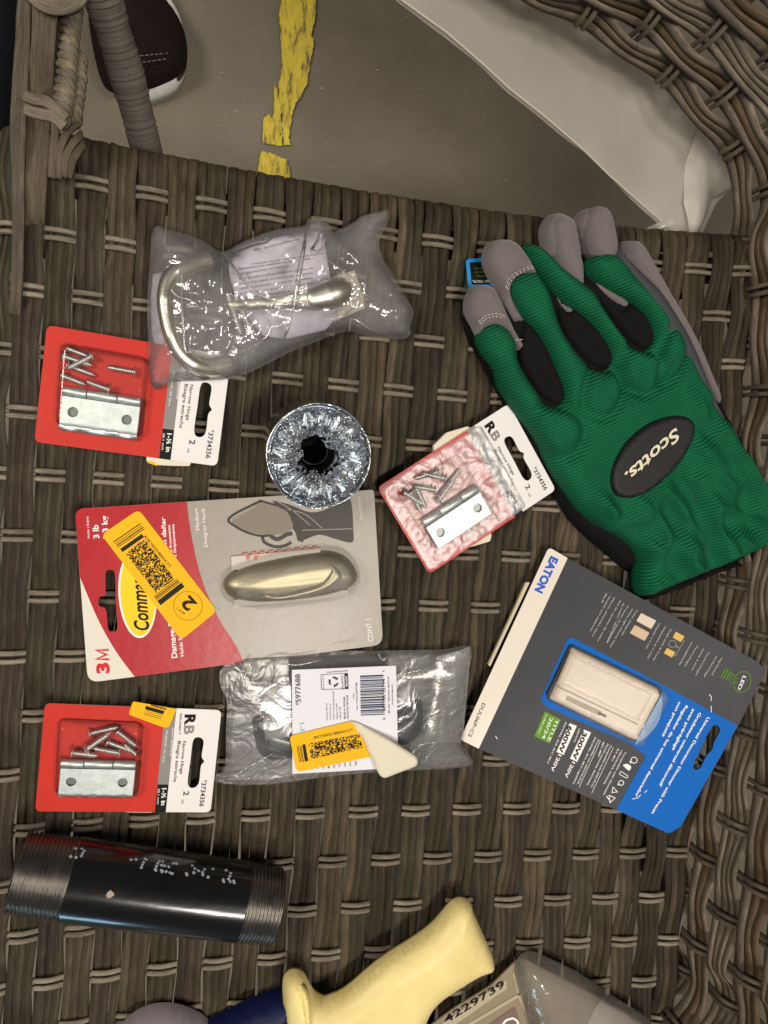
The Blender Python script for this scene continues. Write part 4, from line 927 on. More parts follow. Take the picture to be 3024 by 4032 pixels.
# seams and folds of the bag
def crease(pts, zs, w, m, parent, zf=z1, n=10):
    q = smooth(zf(pts), n, False); z = np.interp(np.linspace(0, 1, len(q)), np.linspace(0, 1, len(zs)), zs)
    P = np.array([W(a, b, zz) for (a, b), zz in zip(q, z)]); r = np.full(len(P), w) * np.sin(np.linspace(.25, math.pi - .25, len(P))); v, f = tube(P, r, 8); return v, f
FOLD = film('film fold', haze=.34, rough=.07, bump=.0006, bscale=200, gl=1.8, hazecol=(.86, .86, .86), base=.06)
fs = [crease(p, z, w, FOLD, bag1) for p, z, w in [
    ([(985, 160), (965, 300), (940, 430), (920, 560), (905, 660)], [.012, .022, .024, .022], .0013), ([(1050, 155), (1040, 260), (1005, 330), (1060, 320), (1080, 250)], [.012, .022, .020], .0009),
    ([(525, 335), (600, 440), (680, 540), (820, 610)], [.008, .018, .022, .022], .0008), ([(905, 660), (870, 760), (845, 840)], [.02, .018, .008], .0010), ([(300, 450), (300, 620), (310, 760), (330, 880), (460, 830)], [.018, .024, .022, .018], .0006),
    ([(1300, 600), (1200, 660), (1160, 690), (1080, 700)], [.016, .018, .018], .0006), ([(1080, 370), (1200, 460), (1290, 560), (1400, 600)], [.018, .020, .012], .0006), ([(1210, 770), (1230, 700), (1330, 760), (1400, 780)], [.01, .016, .008], .0006),
    ([(180, 420), (260, 560), (350, 600), (395, 640)], [.018, .024, .022], .0005), ([(700, 610), (780, 740), (720, 830), (560, 900)], [.022, .02, .016], .0006)]]
for v, f in fs: mesh('film_fold', v, f, FOLD, bag1)

# ------------------------------------------------------------------ bag with the dark pull and its label
z2 = lambda pts: Z(800, 2500, 1.508, pts)
pl = puff('cabinet_pull', smooth(z2([(288, 510), (300, 480), (362, 470), (520, 530), (800, 545), (1060, 500), (1190, 420), (1215, 382), (1288, 378), (1306, 430), (1302, 520), (1270, 600), (1190, 648), (1000, 690), (760, 720), (540, 728), (400, 736), (330, 700), (305, 620)]), 4), mat('black pull', (24, 26, 28), .3, .3, coat=.4), None, z0=.002, h=.0085, rad=.008, step=.002)
own_origin(pl); tag(pl, 'black cabinet pull inside the clear bag with the barcode label', 'cabinet pull')
fo = puff('foam_wrap', z2([(315, 312), (525, 282), (530, 600), (370, 628), (352, 460)]), film('foam wrap', haze=.55, rough=.3, hazecol=(.52, .50, .52), gl=.5), None, z0=.0112, h=.0008, rad=.002, step=.002, closed=False, fz=lambda x, y, t: .0006 * nz(x, y, 60, 3))
own_origin(fo); tag(fo, 'small grey foam wrap over the left end of the black pull', 'foam wrap')

b2 = smooth(z2([(98, 225), (150, 172), (240, 128), (420, 116), (700, 100), (1000, 97), (1300, 92), (1440, 88), (1588, 70), (1582, 200), (1572, 330), (1545, 560), (1532, 640), (1568, 690), (1592, 730), (1590, 775), (1400, 795), (1200, 806), (900, 825), (600, 862), (350, 890), (140, 886), (62, 862), (75, 830), (130, 790), (135, 560), (142, 400), (108, 320)]), 3)
BAG2 = film('clear pouch film', haze=.12, rough=.13, bump=.0005, bscale=50, gl=.6, hazecol=(.72, .74, .76), base=.02)
bag2 = puff('pull_bag', b2, BAG2, None, z0=.004, h=.0098, rad=.016, step=.0017, fz=lambda x, y, t: t * (.0012 * ridge(x, y, 30, 14, 2) * np.clip(1.15 - t, 0, 1) * 2 + .0010 * nz(x, y, 34, 3)) + .0012 * nz(x, y, 60, 6) * (1 - t), closed=False, zout=.004)
tag(bag2, 'flat clear plastic bag with a barcode label and a half-peeled yellow sticker', 'plastic bag')
puff('back_film', b2, film('pouch back film', haze=.38, rough=.2, bump=.0008, bscale=50, gl=.6, hazecol=(.44, .43, .42)), bag2, z0=.0030, h=-.0002, rad=.01, step=.004, closed=False, zout=.004)
puff('seal_strip', z2([(1382, 130), (1588, 72), (1580, 250), (1548, 560), (1532, 636), (1310, 640), (1340, 420)]), film('seal film', haze=.34, rough=.2, bump=.0006, bscale=70, hazecol=(.6, .6, .6), gl=.8), bag2, z0=.0105, h=.0008, rad=.004, step=.003, closed=False, zout=.010, fz=lambda x, y, t: -.004 * np.clip((x - W(1780, 2700)[0]) / .02, 0, 1))
fs = [crease(p, z, w, FOLD, bag2, z2) for p, z, w in [([(290, 145), (250, 240), (235, 300)], [.012, .016], .0006), ([(370, 185), (450, 170), (560, 178), (700, 150)], [.014, .017, .016], .0005), ([(1040, 110), (1065, 150), (1090, 130)], [.012, .015], .0006), ([(160, 400), (250, 480), (300, 560)], [.014, .018], .0005), ([(150, 860), (280, 780), (420, 700)], [.01, .016], .0004), ([(145, 855), (290, 850)], [.008, .010], .0007), ([(330, 470), (420, 520), (450, 560)], [.017, .018], .0005), ([(1230, 790), (1280, 660), (1400, 640)], [.01, .015], .0005), ([(1150, 240), (1260, 215), (1290, 200)], [.016, .016], .0006)]]
for v, f in fs: mesh('film_fold', v, f, FOLD, bag2)
LZ = .0160
s = Shape(W); s.prism([z2([(527, 208), (1145, 183), (1150, 400), (1156, 640), (1160, 788), (850, 808), (530, 825)])], LZ - .0006, LZ); lb = s.build('label', mat('bright label card', (226, 226, 232), .55), bag2)
s = Shape(W); zz = LZ + .0002
s.text('#', z2([(566, 416)])[0], z2([(563, 402)])[0], 12, zz); s.text('5977688', z2([(579, 400)])[0], z2([(576, 232)])[0], 20, zz, .012)
for b, p0, p1, c in [('HowToRecycle.info', (735, 226), (860, 216), 6), ('MADE IN VIETNAM', (846, 498), (842, 368), 6.5), ('HECHO EN VIETNAM', (864, 498), (860, 358), 6.5), ('H24', (898, 380), (897, 348), 5), ('Item / Artículo #5977688', (918, 444), (914, 284), 6), ('Model / Modelo #P3018', (1108, 465), (1104, 248), 6), ('8', (1083, 502), (1082, 492), 10), ('657785 32794', (1083, 450), (1080, 262), 11), ('4', (1078, 220), (1077, 210), 9), ('LW0032-MB-RFI', (1128, 418), (1126, 292), 5)]:
    s.text(b, z2([p0])[0], z2([p1])[0], c, zz, .008)
s.build('dark_lettering', mat('dark blue grey ink', (46, 50, 66), .6), lb)
s = Shape(W)
for k, b in enumerate(['Distributed by / Distribué par', 'LG Sourcing, Inc.', '1605 Curtis Bridge Road', 'Wilkesboro, NC 28697', '1-888-251-1003']):
    s.text(b, z2([(740 + k * 20, 505 - k)])[0], z2([(736 + k * 20, 405 - 70 * (k == 2) + 20 * (k == 4))])[0], 6, zz, .003)
for k, b in enumerate(['Cabinet pull', '3 in. centers', 'of screws', 'Matte black', 'Hardware incl.', 'Tirador negro', 'centros', 'Accesorios', 'negro mate']):
    s.text(b, z2([(655 + k * 32, 800 - k * 3)])[0], z2([(652 + k * 32, 740 - k * 3)])[0], 9, zz, .006)
s.split('grey_lettering', mat('grey label ink', (110, 112, 128), .6), lb)
s = Shape(W); bf = quadframe(z2([(932, 242), (1070, 236), (1078, 482), (936, 488)])); s.M = bf; r8 = np.random.default_rng(3); v = 0.
while v < .97:
    wdt = r8.choice([.012, .012, .024, .036]); s.flat([(0, v), (1, v), (1, min(v + wdt, 1)), (0, min(v + wdt, 1))], zz); v += wdt + r8.choice([.012, .014, .024])
s.build('barcode', mat('barcode ink', (44, 52, 84), .6), lb)
s = Shape(W); s.line(z2([(700, 236), (858, 228), (862, 320), (702, 324)]), 2, zz, True); s.flat(z2([(838, 230), (859, 229), (862, 320), (841, 321)]), zz)
c = np.array(z2([(775, 278)])[0])
for k in range(3):
    a = 2.09 * k + .3; P = [tuple(c + 17 * np.array([math.cos(a + t), math.sin(a + t)])) for t in (0, .5, 1.0)]; s.line(P, 7, zz); e = c + 17 * np.array([math.cos(a + 1.35), math.sin(a + 1.35)]); p = c + 17 * np.array([math.cos(a + 1.0), math.sin(a + 1.0)]); d = e - p; nn = np.array([-d[1], d[0]]); s.flat([tuple(p + nn * 1.3), tuple(e), tuple(p - nn * 1.3)], zz)
s.text('PLASTIC', z2([(834, 318)])[0], z2([(830, 240)])[0], 7, zz, .01); s.text('Drop-off store', z2([(718, 320)])[0], z2([(714, 240)])[0], 5, zz)
s.build('recycling_emblem', mat('dark blue grey ink', (46, 50, 66), .6), lb)
s = Shape(W); s.text('BAGS', z2([(857, 305)])[0], z2([(855, 245)])[0], 7, zz + .0002, .02); s.build('emblem_lettering', WHT, lb)
s = Shape(W); s.text('RL', z2([(604, 610)])[0], z2([(600, 530)])[0], 26, zz, .01) if False else s.text('ırı', z2([(604, 592)])[0], z2([(600, 520)])[0], 26, zz, .0); s.build('teal_lettering', mat('teal ink', (128, 196, 196), .6), lb)
YZ = .0172
s = Shape(W); P = rounded(z2([(512, 602), (888, 511), (930, 580), (962, 650), (1002, 722), (780, 770), (556, 814)]), [16, 8, 0, 0, 0, 0, 16]); s.prism([P], YZ - .0004, YZ); y2 = s.build('price_sticker', YEL, bag2)
qf = quadframe(z2([(612, 645), (935, 585), (958, 672), (632, 745)])); s = Shape(qf); pseudo_code(s, qf, .04, .03, .97, .95, YZ + .0002, 50, 16, 9)
s.M = W; s.flat(z2([(588, 652), (606, 649), (624, 748), (604, 752)]), YZ + .0002)
for k, x in enumerate((556, 564, 574, 580)): s.line(z2([(x, 660), (x + 16, 756)]), 1.5 + k % 2, YZ + .0002)
s.text('LCW00881E2EACA8', z2([(884, 556)])[0], z2([(656, 604)])[0], 10, YZ + .0002, .004); s.build('sticker_print', CODE, y2)
puff('peeled_flap', rounded(z2([(880, 512), (915, 520), (1090, 605), (1245, 690), (1246, 728), (1062, 832), (1036, 812), (985, 700), (950, 620)]), [0, 4, 0, 10, 10, 14, 8, 0, 0]), mat('cream sticker back', (222, 214, 190), .6), y2, z0=YZ + .0006, h=.0003, rad=.002, step=.002, fz=lambda x, y, t: .010 * np.clip((x - W(1390, 2900)[0]) / .03, 0, 1) ** 1.0 + .001 * nz(x, y, 60, 2), closed=True, base=None)
# ------------------------------------------------------------------ film-wrapped metal ring
SPC = W(1212, 1751, 0); hgt = .050
tr = np.array(W(1258, 1796, hgt))       # centre of the top rim
sp_ = empty('wrapped_roll', (tr[0], tr[1], 0), 'short round metal roll standing on end under crinkled clear shrink film', 'wrapped roll')
cx, cy = tr[0], tr[1]; RO = .0259 * 1.0
LEAN = np.array(SPC[:2]) - tr[:2]
def ringmesh(name, prof, m, wob=0, n=96, parent=sp_, seed=0, closedprof=False):
    V = []; F = []
    for i in range(n):
        a = 2 * math.pi * i / n; w = 1 + wob * noise.noise(Vector((math.cos(a) * 1.3, math.sin(a) * 1.3, seed)))
        for r, z in prof: V.append((cx + LEAN[0] * (1 - z / hgt) + r * w * math.cos(a), cy + LEAN[1] * (1 - z / hgt) + r * w * math.sin(a), z))
    k = len(prof)
    for i in range(n):
        j = (i + 1) % n
        for q in range(k - 1): F.append((i * k + q, j * k + q, j * k + q + 1, i * k + q + 1))
    return mesh(name, V, F, m, parent)
ringmesh('body', [(.0238, .001), (.0254, .003), (.0254, .044), (.0238, .043), (.0095, .0425), (.0085, .040), (.0085, .004), (.0095, .002)], mat('dark steel body', (104, 112, 122), .3, .9, var=.1), n=96)
ringmesh('bore', [(.0084, .041), (.0080, .030), (.0084, .004), (.0001, .0035)], mat('black bore', (4, 4, 4), .6))
ringmesh('inner_ring', [(.0072, .0262), (.0078, .0262), (.0078, .0250), (.0072, .0250), (.0072, .0262)], mat('grey ring', (120, 120, 122), .35, .6))
# toothed bright faces
V = []; F = []; n = 64
for i in range(n):
    a = 2 * math.pi * i / n; tooth = .0034 if i % 4 < 2 else 0
    for r, z in ((.0232 - tooth, .0463), (.0225 - tooth, .0470), (.0150 + tooth * .6, .0468), (.0142 + tooth * .6, .0460)): V.append((cx + r * math.cos(a), cy + r * math.sin(a), z - .003 + .0004 * math.sin(i * 1.7)))
for i in range(n):
    j = (i + 1) % n
    for q in range(3): F.append((i * 4 + q, j * 4 + q, j * 4 + q + 1, i * 4 + q + 1))
mesh('toothed_ring', V, F, mat('pale steel', (190, 198, 200), .35, .8), sp_, smooth=False)
# crinkled film over the top, pulled into the hole
V = []; F = []; nr, na = 70, 300
hx = lambda a: .0080 * (1 + .10 * math.cos(2 * (a + .5)) + .13 * math.cos(3 * a + 1) + .08 * math.cos(5 * a))
for i in range(na):
    a = 2 * math.pi * i / na; rw = RO * (1 + .018 * noise.noise(Vector((math.cos(a) * 2, math.sin(a) * 2, 4))) + .008 * math.cos(4 * a + 1))
    for k in range(nr):
        t = k / (nr - 1); r = hx(a) + (rw - hx(a)) * t; x = cx + r * math.cos(a); y = cy + r * math.sin(a)
        q = Vector((x, y, 0)); e = min(1, t * 5) * min(1, (1 - t) * 6)
        c1 = 1 - abs(noise.noise(q * 170)) * 2.4; c2 = 1 - abs(noise.noise(q * 420 + Vector((4, 2, 1)))) * 2.4; rad_ = noise.noise(Vector((a * 9, t * 2.2, 3)))
        z = hgt - .0012 - .0045 * max(0, 1 - t * 3.2) ** 1.5 + e * (.0017 * c1 + .0006 * c2 + .0024 * rad_)
        z -= .002 * max(0, t - .92) / .08 * 0
        V.append((x, y, z))
for i in range(na):
    j = (i + 1) % na
    for k in range(nr - 1): F.append((i * nr + k, j * nr + k, j * nr + k + 1, i * nr + k + 1))
CHF = film('crinkled shrink film', haze=.03, rough=.05, bump=.0003, bscale=300, gl=1.2, hazecol=(.5, .55, .6), base=.03, tint=(.86, .90, .94))
mesh('crinkled_film', V, F, CHF, sp_)
ringmesh('film_side', [(RO * 1.004, hgt - .0006), (RO * 1.006, hgt - .004), (RO * 1.0, .030), (RO * .995, .012), (RO * .985, .001)], film('shrink film side', haze=.75, rough=.12, bump=.0008, bscale=60, hazecol=(.36, .44, .58), gl=1.3, base=.05), wob=.02, seed=4)
P = []
for i in range(97):
    a = 2 * math.pi * i / 96; rw = RO * (1 + .018 * noise.noise(Vector((math.cos(a) * 2, math.sin(a) * 2, 4))) + .008 * math.cos(4 * a + 1)); P.append((cx + rw * math.cos(a), cy + rw * math.sin(a), hgt - .0010 + .0006 * math.sin(a * 3)))
v, f = tube(P, .00042, 8); mesh('film_rim', v, f, film('film rim', haze=.5, rough=.08, hazecol=(.66, .72, .78), gl=2, base=.2), sp_)

# ------------------------------------------------------------------ gloves
zG = lambda pts: Z(1780, 780, 1.3336, pts)
zH2 = lambda pts: Z(2000, 1500, 1.62, pts)
def knitmat(name, c, ang=0., scale=620, bump=.0006, dark=.6):
    if name in MATS: return MATS[name]
    m = mat(name, c, .8, spec=.2); N = m.node_tree.nodes; L = m.node_tree.links; p = N['Principled BSDF']; p.inputs['Sheen Roughness'].default_value = .5
    tc = N.new('ShaderNodeTexCoord'); mp = N.new('ShaderNodeMapping'); mp.inputs['Rotation'].default_value = (0, 0, ang); L.new(tc.outputs['Object'], mp.inputs[0])
    w = N.new('ShaderNodeTexWave'); w.wave_type = 'BANDS'; w.bands_direction = 'Y'; w.inputs['Scale'].default_value = scale / 20 * 1.0; w.inputs['Distortion'].default_value = .8; w.inputs['Detail'].default_value = 2; w.inputs['Detail Scale'].default_value = .6
    L.new(mp.outputs[0], w.inputs[0])
    nn = N.new('ShaderNodeTexNoise'); nn.inputs['Scale'].default_value = 60; nn.inputs['Detail'].default_value = 6; L.new(mp.outputs[0], nn.inputs[0])
    r = N.new('ShaderNodeMapRange'); r.inputs[3].default_value = dark; r.inputs[4].default_value = 1.1; L.new(w.outputs['Fac'], r.inputs[0])
    r2 = N.new('ShaderNodeMapRange'); r2.inputs[1].default_value = .3; r2.inputs[2].default_value = .7; r2.inputs[3].default_value = .85; r2.inputs[4].default_value = 1.15; L.new(nn.outputs[0], r2.inputs[0])
    ml = N.new('ShaderNodeMath'); ml.operation = 'MULTIPLY'; L.new(r.outputs[0], ml.inputs[0]); L.new(r2.outputs[0], ml.inputs[1])
    x = N.new('ShaderNodeVectorMath'); x.operation = 'SCALE'; x.inputs[0].default_value = lin(c)[:3]; L.new(ml.outputs[0], x.inputs['Scale']); L.new(x.outputs[0], p.inputs['Base Color'])
    b = N.new('ShaderNodeBump'); b.inputs['Distance'].default_value = bump; L.new(w.outputs['Fac'], b.inputs['Height']); L.new(b.outputs[0], p.inputs['Normal'])
    return m
GREEN = knitmat('green ribbed knit', (12, 100, 64), ang=-.42, scale=3400, bump=.0005, dark=.62)
GREYF = mat('grey suede', (112, 103, 102), .85, bump=.0004, bscale=1300, var=.08, vscale=150, sheen=.3)
BLACKF = mat('black stretch fabric', (15, 14, 14), .85, bump=.0005, bscale=1500, var=.2, vscale=900, spec=.2)
q = W(2500, 1550, 0)
g2 = empty('glove', (q[0] + .004, q[1] + .004, 0), 'lower glove of the pair, grey fingertips and black palm showing under the green glove', 'glove', 'pair of work gloves')
g1 = empty('glove', (q[0], q[1], .012), 'upper green knit glove with grey fingertips and a black oval badge', 'glove', 'pair of work gloves')
def gp(name, pts, m, parent, z0, h, rad, step=.0018, sm_=4, **k):
    return puff(name, smooth(pts, sm_) if sm_ else pts, m, parent, z0=z0, h=h, rad=rad, step=step, zout=z0 + h * .5, **k)
# lower glove
gp('palm', zG([(70, 620), (180, 880), (250, 1010), (340, 1180), (520, 1500), (640, 1700), (800, 1850), (980, 1990), (1180, 2010), (1420, 1950), (1640, 1850), (1660, 1650), (1560, 1350), (1420, 1060), (1330, 840), (1200, 600), (900, 400), (560, 380), (250, 500)]), BLACKF, g2, .001, .013, .014, step=.003, fz=lambda x, y, t: .002 * nz(x, y, 30, 3) * t)
gp('fingertip', zG([(478, 200), (482, 140), (510, 90), (560, 66), (620, 88), (655, 130), (668, 200), (682, 300), (695, 400), (690, 460), (640, 440), (560, 360), (500, 290)]), GREYF, g2, .004, .0125, .010)
gp('fingertip', zG([(530, 190), (532, 130), (560, 90), (610, 84), (655, 120), (676, 200), (690, 290), (704, 400), (690, 470), (620, 420), (560, 330)]), GREYF, g2, .011, .0085, .009)
gp('fingertip', zG([(660, 160), (662, 100), (690, 60), (740, 38), (800, 42), (850, 90), (868, 160), (880, 240), (870, 320), (800, 330), (720, 300), (685, 230)]), GREYF, g2, .004, .013, .010)
gp('fingertip', zG([(708, 160), (714, 100), (740, 50), (790, 30), (835, 60), (860, 120), (876, 200), (884, 260), (860, 320), (790, 330), (735, 270)]), GREYF, g2, .012, .0085, .009)
gp('fingertip', zG([(900, 262), (905, 225), (935, 208), (975, 212), (1020, 252), (1065, 330), (1110, 410), (1160, 500), (1220, 600), (1270, 690), (1320, 790), (1365, 900), (1420, 1040), (1400, 1080), (1300, 950), (1180, 760), (1050, 560), (950, 400), (905, 320)]), GREYF, g2, .006, .016, .011)
gp('finger_side', zG([(885, 240), (910, 290), (1000, 380), (1100, 480), (1180, 600), (1240, 700), (1300, 830), (1350, 960), (1400, 1080), (1480, 1240), (1380, 1160), (1230, 950), (1100, 750), (950, 520), (850, 330)]), mat('slate fabric', (66, 68, 72), .8, bump=.0004, bscale=1200), g2, .012, .0125, .009)
gp('green_finger', zG([(400, 245), (430, 232), (490, 262), (560, 335), (640, 400), (700, 460), (640, 480), (540, 420), (440, 330)]), GREEN, g2, .006, .012, .008)
puff('cuff', smooth(zH2([(786, 1120), (810, 1100), (860, 1120), (1000, 1250), (1300, 1230), (1659, 1050), (1800, 980), (1790, 1060), (1660, 1125), (1400, 1225), (1200, 1300), (1000, 1368), (900, 1405), (850, 1398), (800, 1310)]), 4), BLACKF, g2, z0=.001, h=.013, rad=.008, step=.003, zout=.006)
# hang tag of the pair
s = Shape(W); s.prism([rounded(zG([(72, 320), (420, 300), (440, 700), (104, 680)]), [16, 4, 4, 14])], .0012, .0020); tg = s.build('hang_tag', mat('sky blue print', (24, 138, 208), .4, coat=.5), g2)
s = Shape(W); s.flat(rounded(zG([(92, 338), (420, 318), (430, 440), (104, 455)]), 6), .0022); s.build('tag_panel', BLACKP, tg)
s = Shape(W)
for k, b in enumerate(('GANTS DE', 'TRAVAIL DE', 'JARDIN')): s.text(b, zG([(196, 366 + k * 20)])[0], zG([(118 + k * 4, 364 + k * 20)])[0], 7, .0024, .004)
s.build('tag_lettering', mat('olive ink', (86, 132, 40), .5), tg)
s = Shape(W); s.text('TACTILE / TÁCTIL', zG([(235, 430)])[0], zG([(106, 432)])[0], 9, .0024, .008); s.build('tag_title', WHT, tg)
# upper glove
knuck = [(zG([(815, 1010)])[0], 62, 78, .35), (zG([(1020, 900)])[0], 70, 68, .35), (zG([(1190, 800)])[0], 40, 95, .35), (zH2([(340, 320)])[0], 85, 70, .45)]
kw = [(W(c[0], c[1], .028)[:2], a * .00018, b * .00018, r) for c, a, b, r in knuck]
scx = W(*zH2([(930, 480)])[0], .03)[:2]
axis = nrm(W(2900, 2150, 0)[:2] - W(2150, 1150, 0)[:2]); perp = np.array([-axis[1], axis[0]])
G0 = W(2150, 1150, .02)[:2]
def gz(x, y, t):
    u = (x - G0[0]) * axis[0] + (y - G0[1]) * axis[1]; v = (x - G0[0]) * perp[0] + (y - G0[1]) * perp[1]
    z = .0016 * nz(x, y, 28, 5) * t
    for (c, a, b, r) in kw:   # quilted knuckle pads
        dx = (x - c[0]) * math.cos(r) - (y - c[1]) * math.sin(r); dy = (x - c[0]) * math.sin(r) + (y - c[1]) * math.cos(r)
        d = ((np.abs(dx) / a) ** 2.6 + (np.abs(dy) / b) ** 2.6) ** (1 / 2.6)
        z = z + .0020 * np.clip(1 - d, 0, .4) * 2.5 - .0036 * np.exp(-((d - 1.10) / .24) ** 2)
    k = np.clip((u - .098) / .02, 0, 1) * np.clip((.215 - u) / .02, 0, 1) * t
    wr = np.array([noise.noise(Vector((a * 34, b * 75, 3))) for a, b in zip(u + v * .25, v + 0 * u)]) ; wr2 = np.array([1 - 2.2 * abs(noise.noise(Vector((a * 42 + 9, b * 60, 7)))) for a, b in zip(u + v * .3, v)])
    z = z + k * (.0085 * wr + .0055 * wr2)
    bd = np.sqrt((((x - scx[0]) * .78 + (y - scx[1]) * .62) / .030) ** 2 + ((-(x - scx[0]) * .62 + (y - scx[1]) * .78) / .017) ** 2)
    return z * np.clip((bd - .9) / .5, 0, 1)
body = zG([(145, 705), (172, 668), (220, 650), (272, 662), (315, 705), (342, 765), (352, 845), (385, 915), (440, 1000), (490, 1062), (545, 1088), (588, 1062), (590, 1000), (552, 905), (505, 795), (450, 700), (385, 628), (335, 560), (300, 485), (312, 430), (360, 390), (440, 378), (480, 425), (520, 495), (550, 600), (582, 690), (645, 790), (722, 872), (798, 903), (840, 862), (830, 790), (772, 695), (702, 622), (640, 572), (560, 500), (480, 405), (402, 290), (388, 250), (428, 232), (490, 262), (560, 335), (640, 400), (740, 478), (792, 560), (850, 650), (930, 750), (1000, 799), (1050, 772), (1058, 702), (1022, 622), (952, 545), (850, 492), (762, 425), (722, 355), (742, 305), (815, 285), (880, 300), (950, 385), (1050, 492), (1130, 590), (1182, 680), (1232, 780), (1285, 880), (1335, 985), (1405, 1085)]) \
  + zH2([(1300, 130), (1360, 210), (1430, 290), (1490, 400), (1570, 530), (1665, 650), (1780, 800), (1800, 960), (1659, 1058), (1500, 1130), (1350, 1195), (1180, 1262), (1000, 1338), (860, 1382), (842, 1260), (858, 1150), (800, 1062), (700, 985), (585, 925), (470, 820), (385, 695), (300, 560), (240, 430), (170, 310), (100, 220), (30, 130)]) \
  + zG([(262, 985), (242, 895), (195, 835), (155, 765)])
gp('body', body, GREEN, g1, .0125, .0135, .0085, step=.0014, sm_=2, fz=gz, base=.008)
A = zG([(74, 570), (82, 510), (108, 465), (150, 446), (200, 452), (240, 485), (290, 590), (335, 690), (368, 745), (384, 776), (352, 800), (326, 750), (285, 700), (228, 680), (176, 694), (144, 722), (110, 660), (85, 615)])
gp('fingertip', A, GREYF, g1, .0115, .0115, .0075, step=.0014)
B = zG([(174, 330), (180, 262), (205, 225), (250, 208), (310, 212), (352, 235), (395, 290), (430, 345), (450, 405), (368, 412), (326, 446), (314, 490), (330, 560), (368, 630), (340, 640), (300, 570), (255, 490), (205, 410)])
gp('fingertip', B, GREYF, g1, .0125, .0120, .0075, step=.0014)
gp('finger_side', zG([(300, 480), (330, 560), (372, 630), (372, 650), (338, 640), (290, 560), (250, 480), (200, 385), (184, 310), (205, 330), (260, 420)]), GREYF, g1, .0100, .0090, .004, step=.0014)
gp('finger_side', zG([(516, 470), (540, 500), (580, 548), (636, 585), (622, 618), (585, 600), (548, 548), (522, 500)]), GREYF, g1, .0085, .0085, .004, step=.0014)
gp('finger_side', zG([(740, 425), (800, 465), (860, 500), (925, 545), (908, 580), (850, 560), (800, 525), (752, 475)]), GREYF, g1, .0085, .0085, .004, step=.0014)
for P in ([(372, 638), (405, 650), (452, 700), (508, 795), (556, 905), (594, 1000), (594, 1066), (545, 1094), (485, 1066), (435, 1005), (380, 920), (346, 850), (345, 780), (360, 700)],
          [(548, 545), (600, 590), (640, 574), (704, 622), (776, 695), (834, 790), (844, 864), (800, 907), (720, 878), (642, 796), (576, 695), (548, 610)],
          [(760, 485), (830, 540), (900, 580), (935, 536), (1000, 590), (1026, 620), (1062, 702), (1056, 775), (1002, 803), (926, 756), (846, 656), (786, 566)]):
    gp('fourchette', zG(P), BLACKF, g1, .0100, .0098, .007, step=.0016, fz=lambda x, y, t: -.003 * np.clip(t - .5, 0, 1))
st = Shape(W)
for pts in ([(282, 470), (300, 425), (340, 388), (400, 362), (440, 360)], [(290, 480), (308, 435), (348, 396), (405, 372), (444, 370)], [(142, 650), (170, 622), (215, 608), (262, 612), (290, 632)], [(148, 662), (175, 636), (218, 622), (262, 626)], [(335, 745), (378, 742)]):
    dashes(zG(pts), 2.6, .0240 if pts[0][0] > 200 else .0235, 8, 5, S=st)
st.build('stitching', mat('pale thread', (205, 190, 180), .7), g1)
badge = [(2000 + x / 1.62, 1500 + y / 1.62) for x, y in [(668, 640), (680, 560), (730, 450), (810, 350), (920, 270), (1040, 228), (1130, 226), (1185, 258), (1196, 320), (1170, 410), (1100, 520), (1010, 620), (900, 705), (800, 744), (720, 740), (682, 705)]]
gp('badge', badge, mat('black rubber badge', (30, 29, 30), .5, bump=.0002, bscale=900), g1, .0278, .0020, .0022, step=.0014, base=.020, fz=lambda x, y, t: -.0003 * np.exp(-((t - .9) / .1) ** 2))
s = Shape(W); s.text('Scotts.', zH2([(1072, 296)])[0], zH2([(742, 592)])[0], 44, .0305, .020, .22); s.build('badge_lettering', mat('cream ink', (226, 216, 190), .5), bpy.data.objects['badge'])

# ------------------------------------------------------------------ threaded black pipe
zP = lambda pts: Z(0, 3200, 1.4426, pts)
zc = .0215
A = W(*zP([(85, 360)])[0], zc + .004); B = W(*zP([(1572, 552)])[0], zc + .004); A[2] = B[2] = zc
d = (B - A); L = np.linalg.norm(d); d /= L; n = 900; t = np.linspace(0, 1, n); rad = np.full(n, .0206)
pit = 44
def thr(t): return .0203 - .00075 * (.5 + .5 * np.cos(t * 2 * np.pi))
th = (t < .192) | (t > .858)
rad = np.where(th, .0201 + .00055 * np.sin(t * L / .00205 * 2 * np.pi) - .0010 * np.clip(np.abs(t - .5) * 2 - .7, 0, .3) / .3, rad)
pp_ = empty('pipe_nipple', (A[0] * .5 + B[0] * .5, A[1] * .5 + B[1] * .5, 0), 'short black steel pipe with bare threaded ends lying near the lower left', 'pipe')
up = np.array([0, 0, 1.]); sd = np.cross(d, up)
def pipe_seg(name, m, sel, seg=72):
    idx = np.where(sel)[0]; V = []; F = []
    for i in idx:
        for k in range(seg):
            a = 2 * math.pi * k / seg; rr = rad[i]
            if th[i]: rr = .0201 + .00055 * math.sin(t[i] * L / .00205 * 2 * math.pi - a) - .0010 * np.clip(abs(t[i] - .5) * 2 - .7, 0, .3) / .3
            V.append(A + d * L * t[i] + rr * (math.cos(a) * sd + math.sin(a) * up))
    for j in range(len(idx) - 1):
        for k in range(seg): q = (k + 1) % seg; F.append((j * seg + k, j * seg + q, (j + 1) * seg + q, (j + 1) * seg + k))
    return mesh(name, V, F, m, pp_)
pipe_seg('painted_tube', mat('black pipe paint', (20, 19, 19), .24, .2, coat=.6, coatr=.14, bump=.00022, bscale=60, var=.35, vscale=40, stretch=(.35, 1, 1)), ~th & (np.arange(n) % 6 == 0) | (np.abs(t - .192) < .0012) | (np.abs(t - .858) < .0012))
TM = mat('bare thread steel', (128, 124, 118), .3, .95, var=.2, vscale=150)
pipe_seg('thread', TM, (t <= .194)); pipe_seg('thread', TM, (t >= .856))
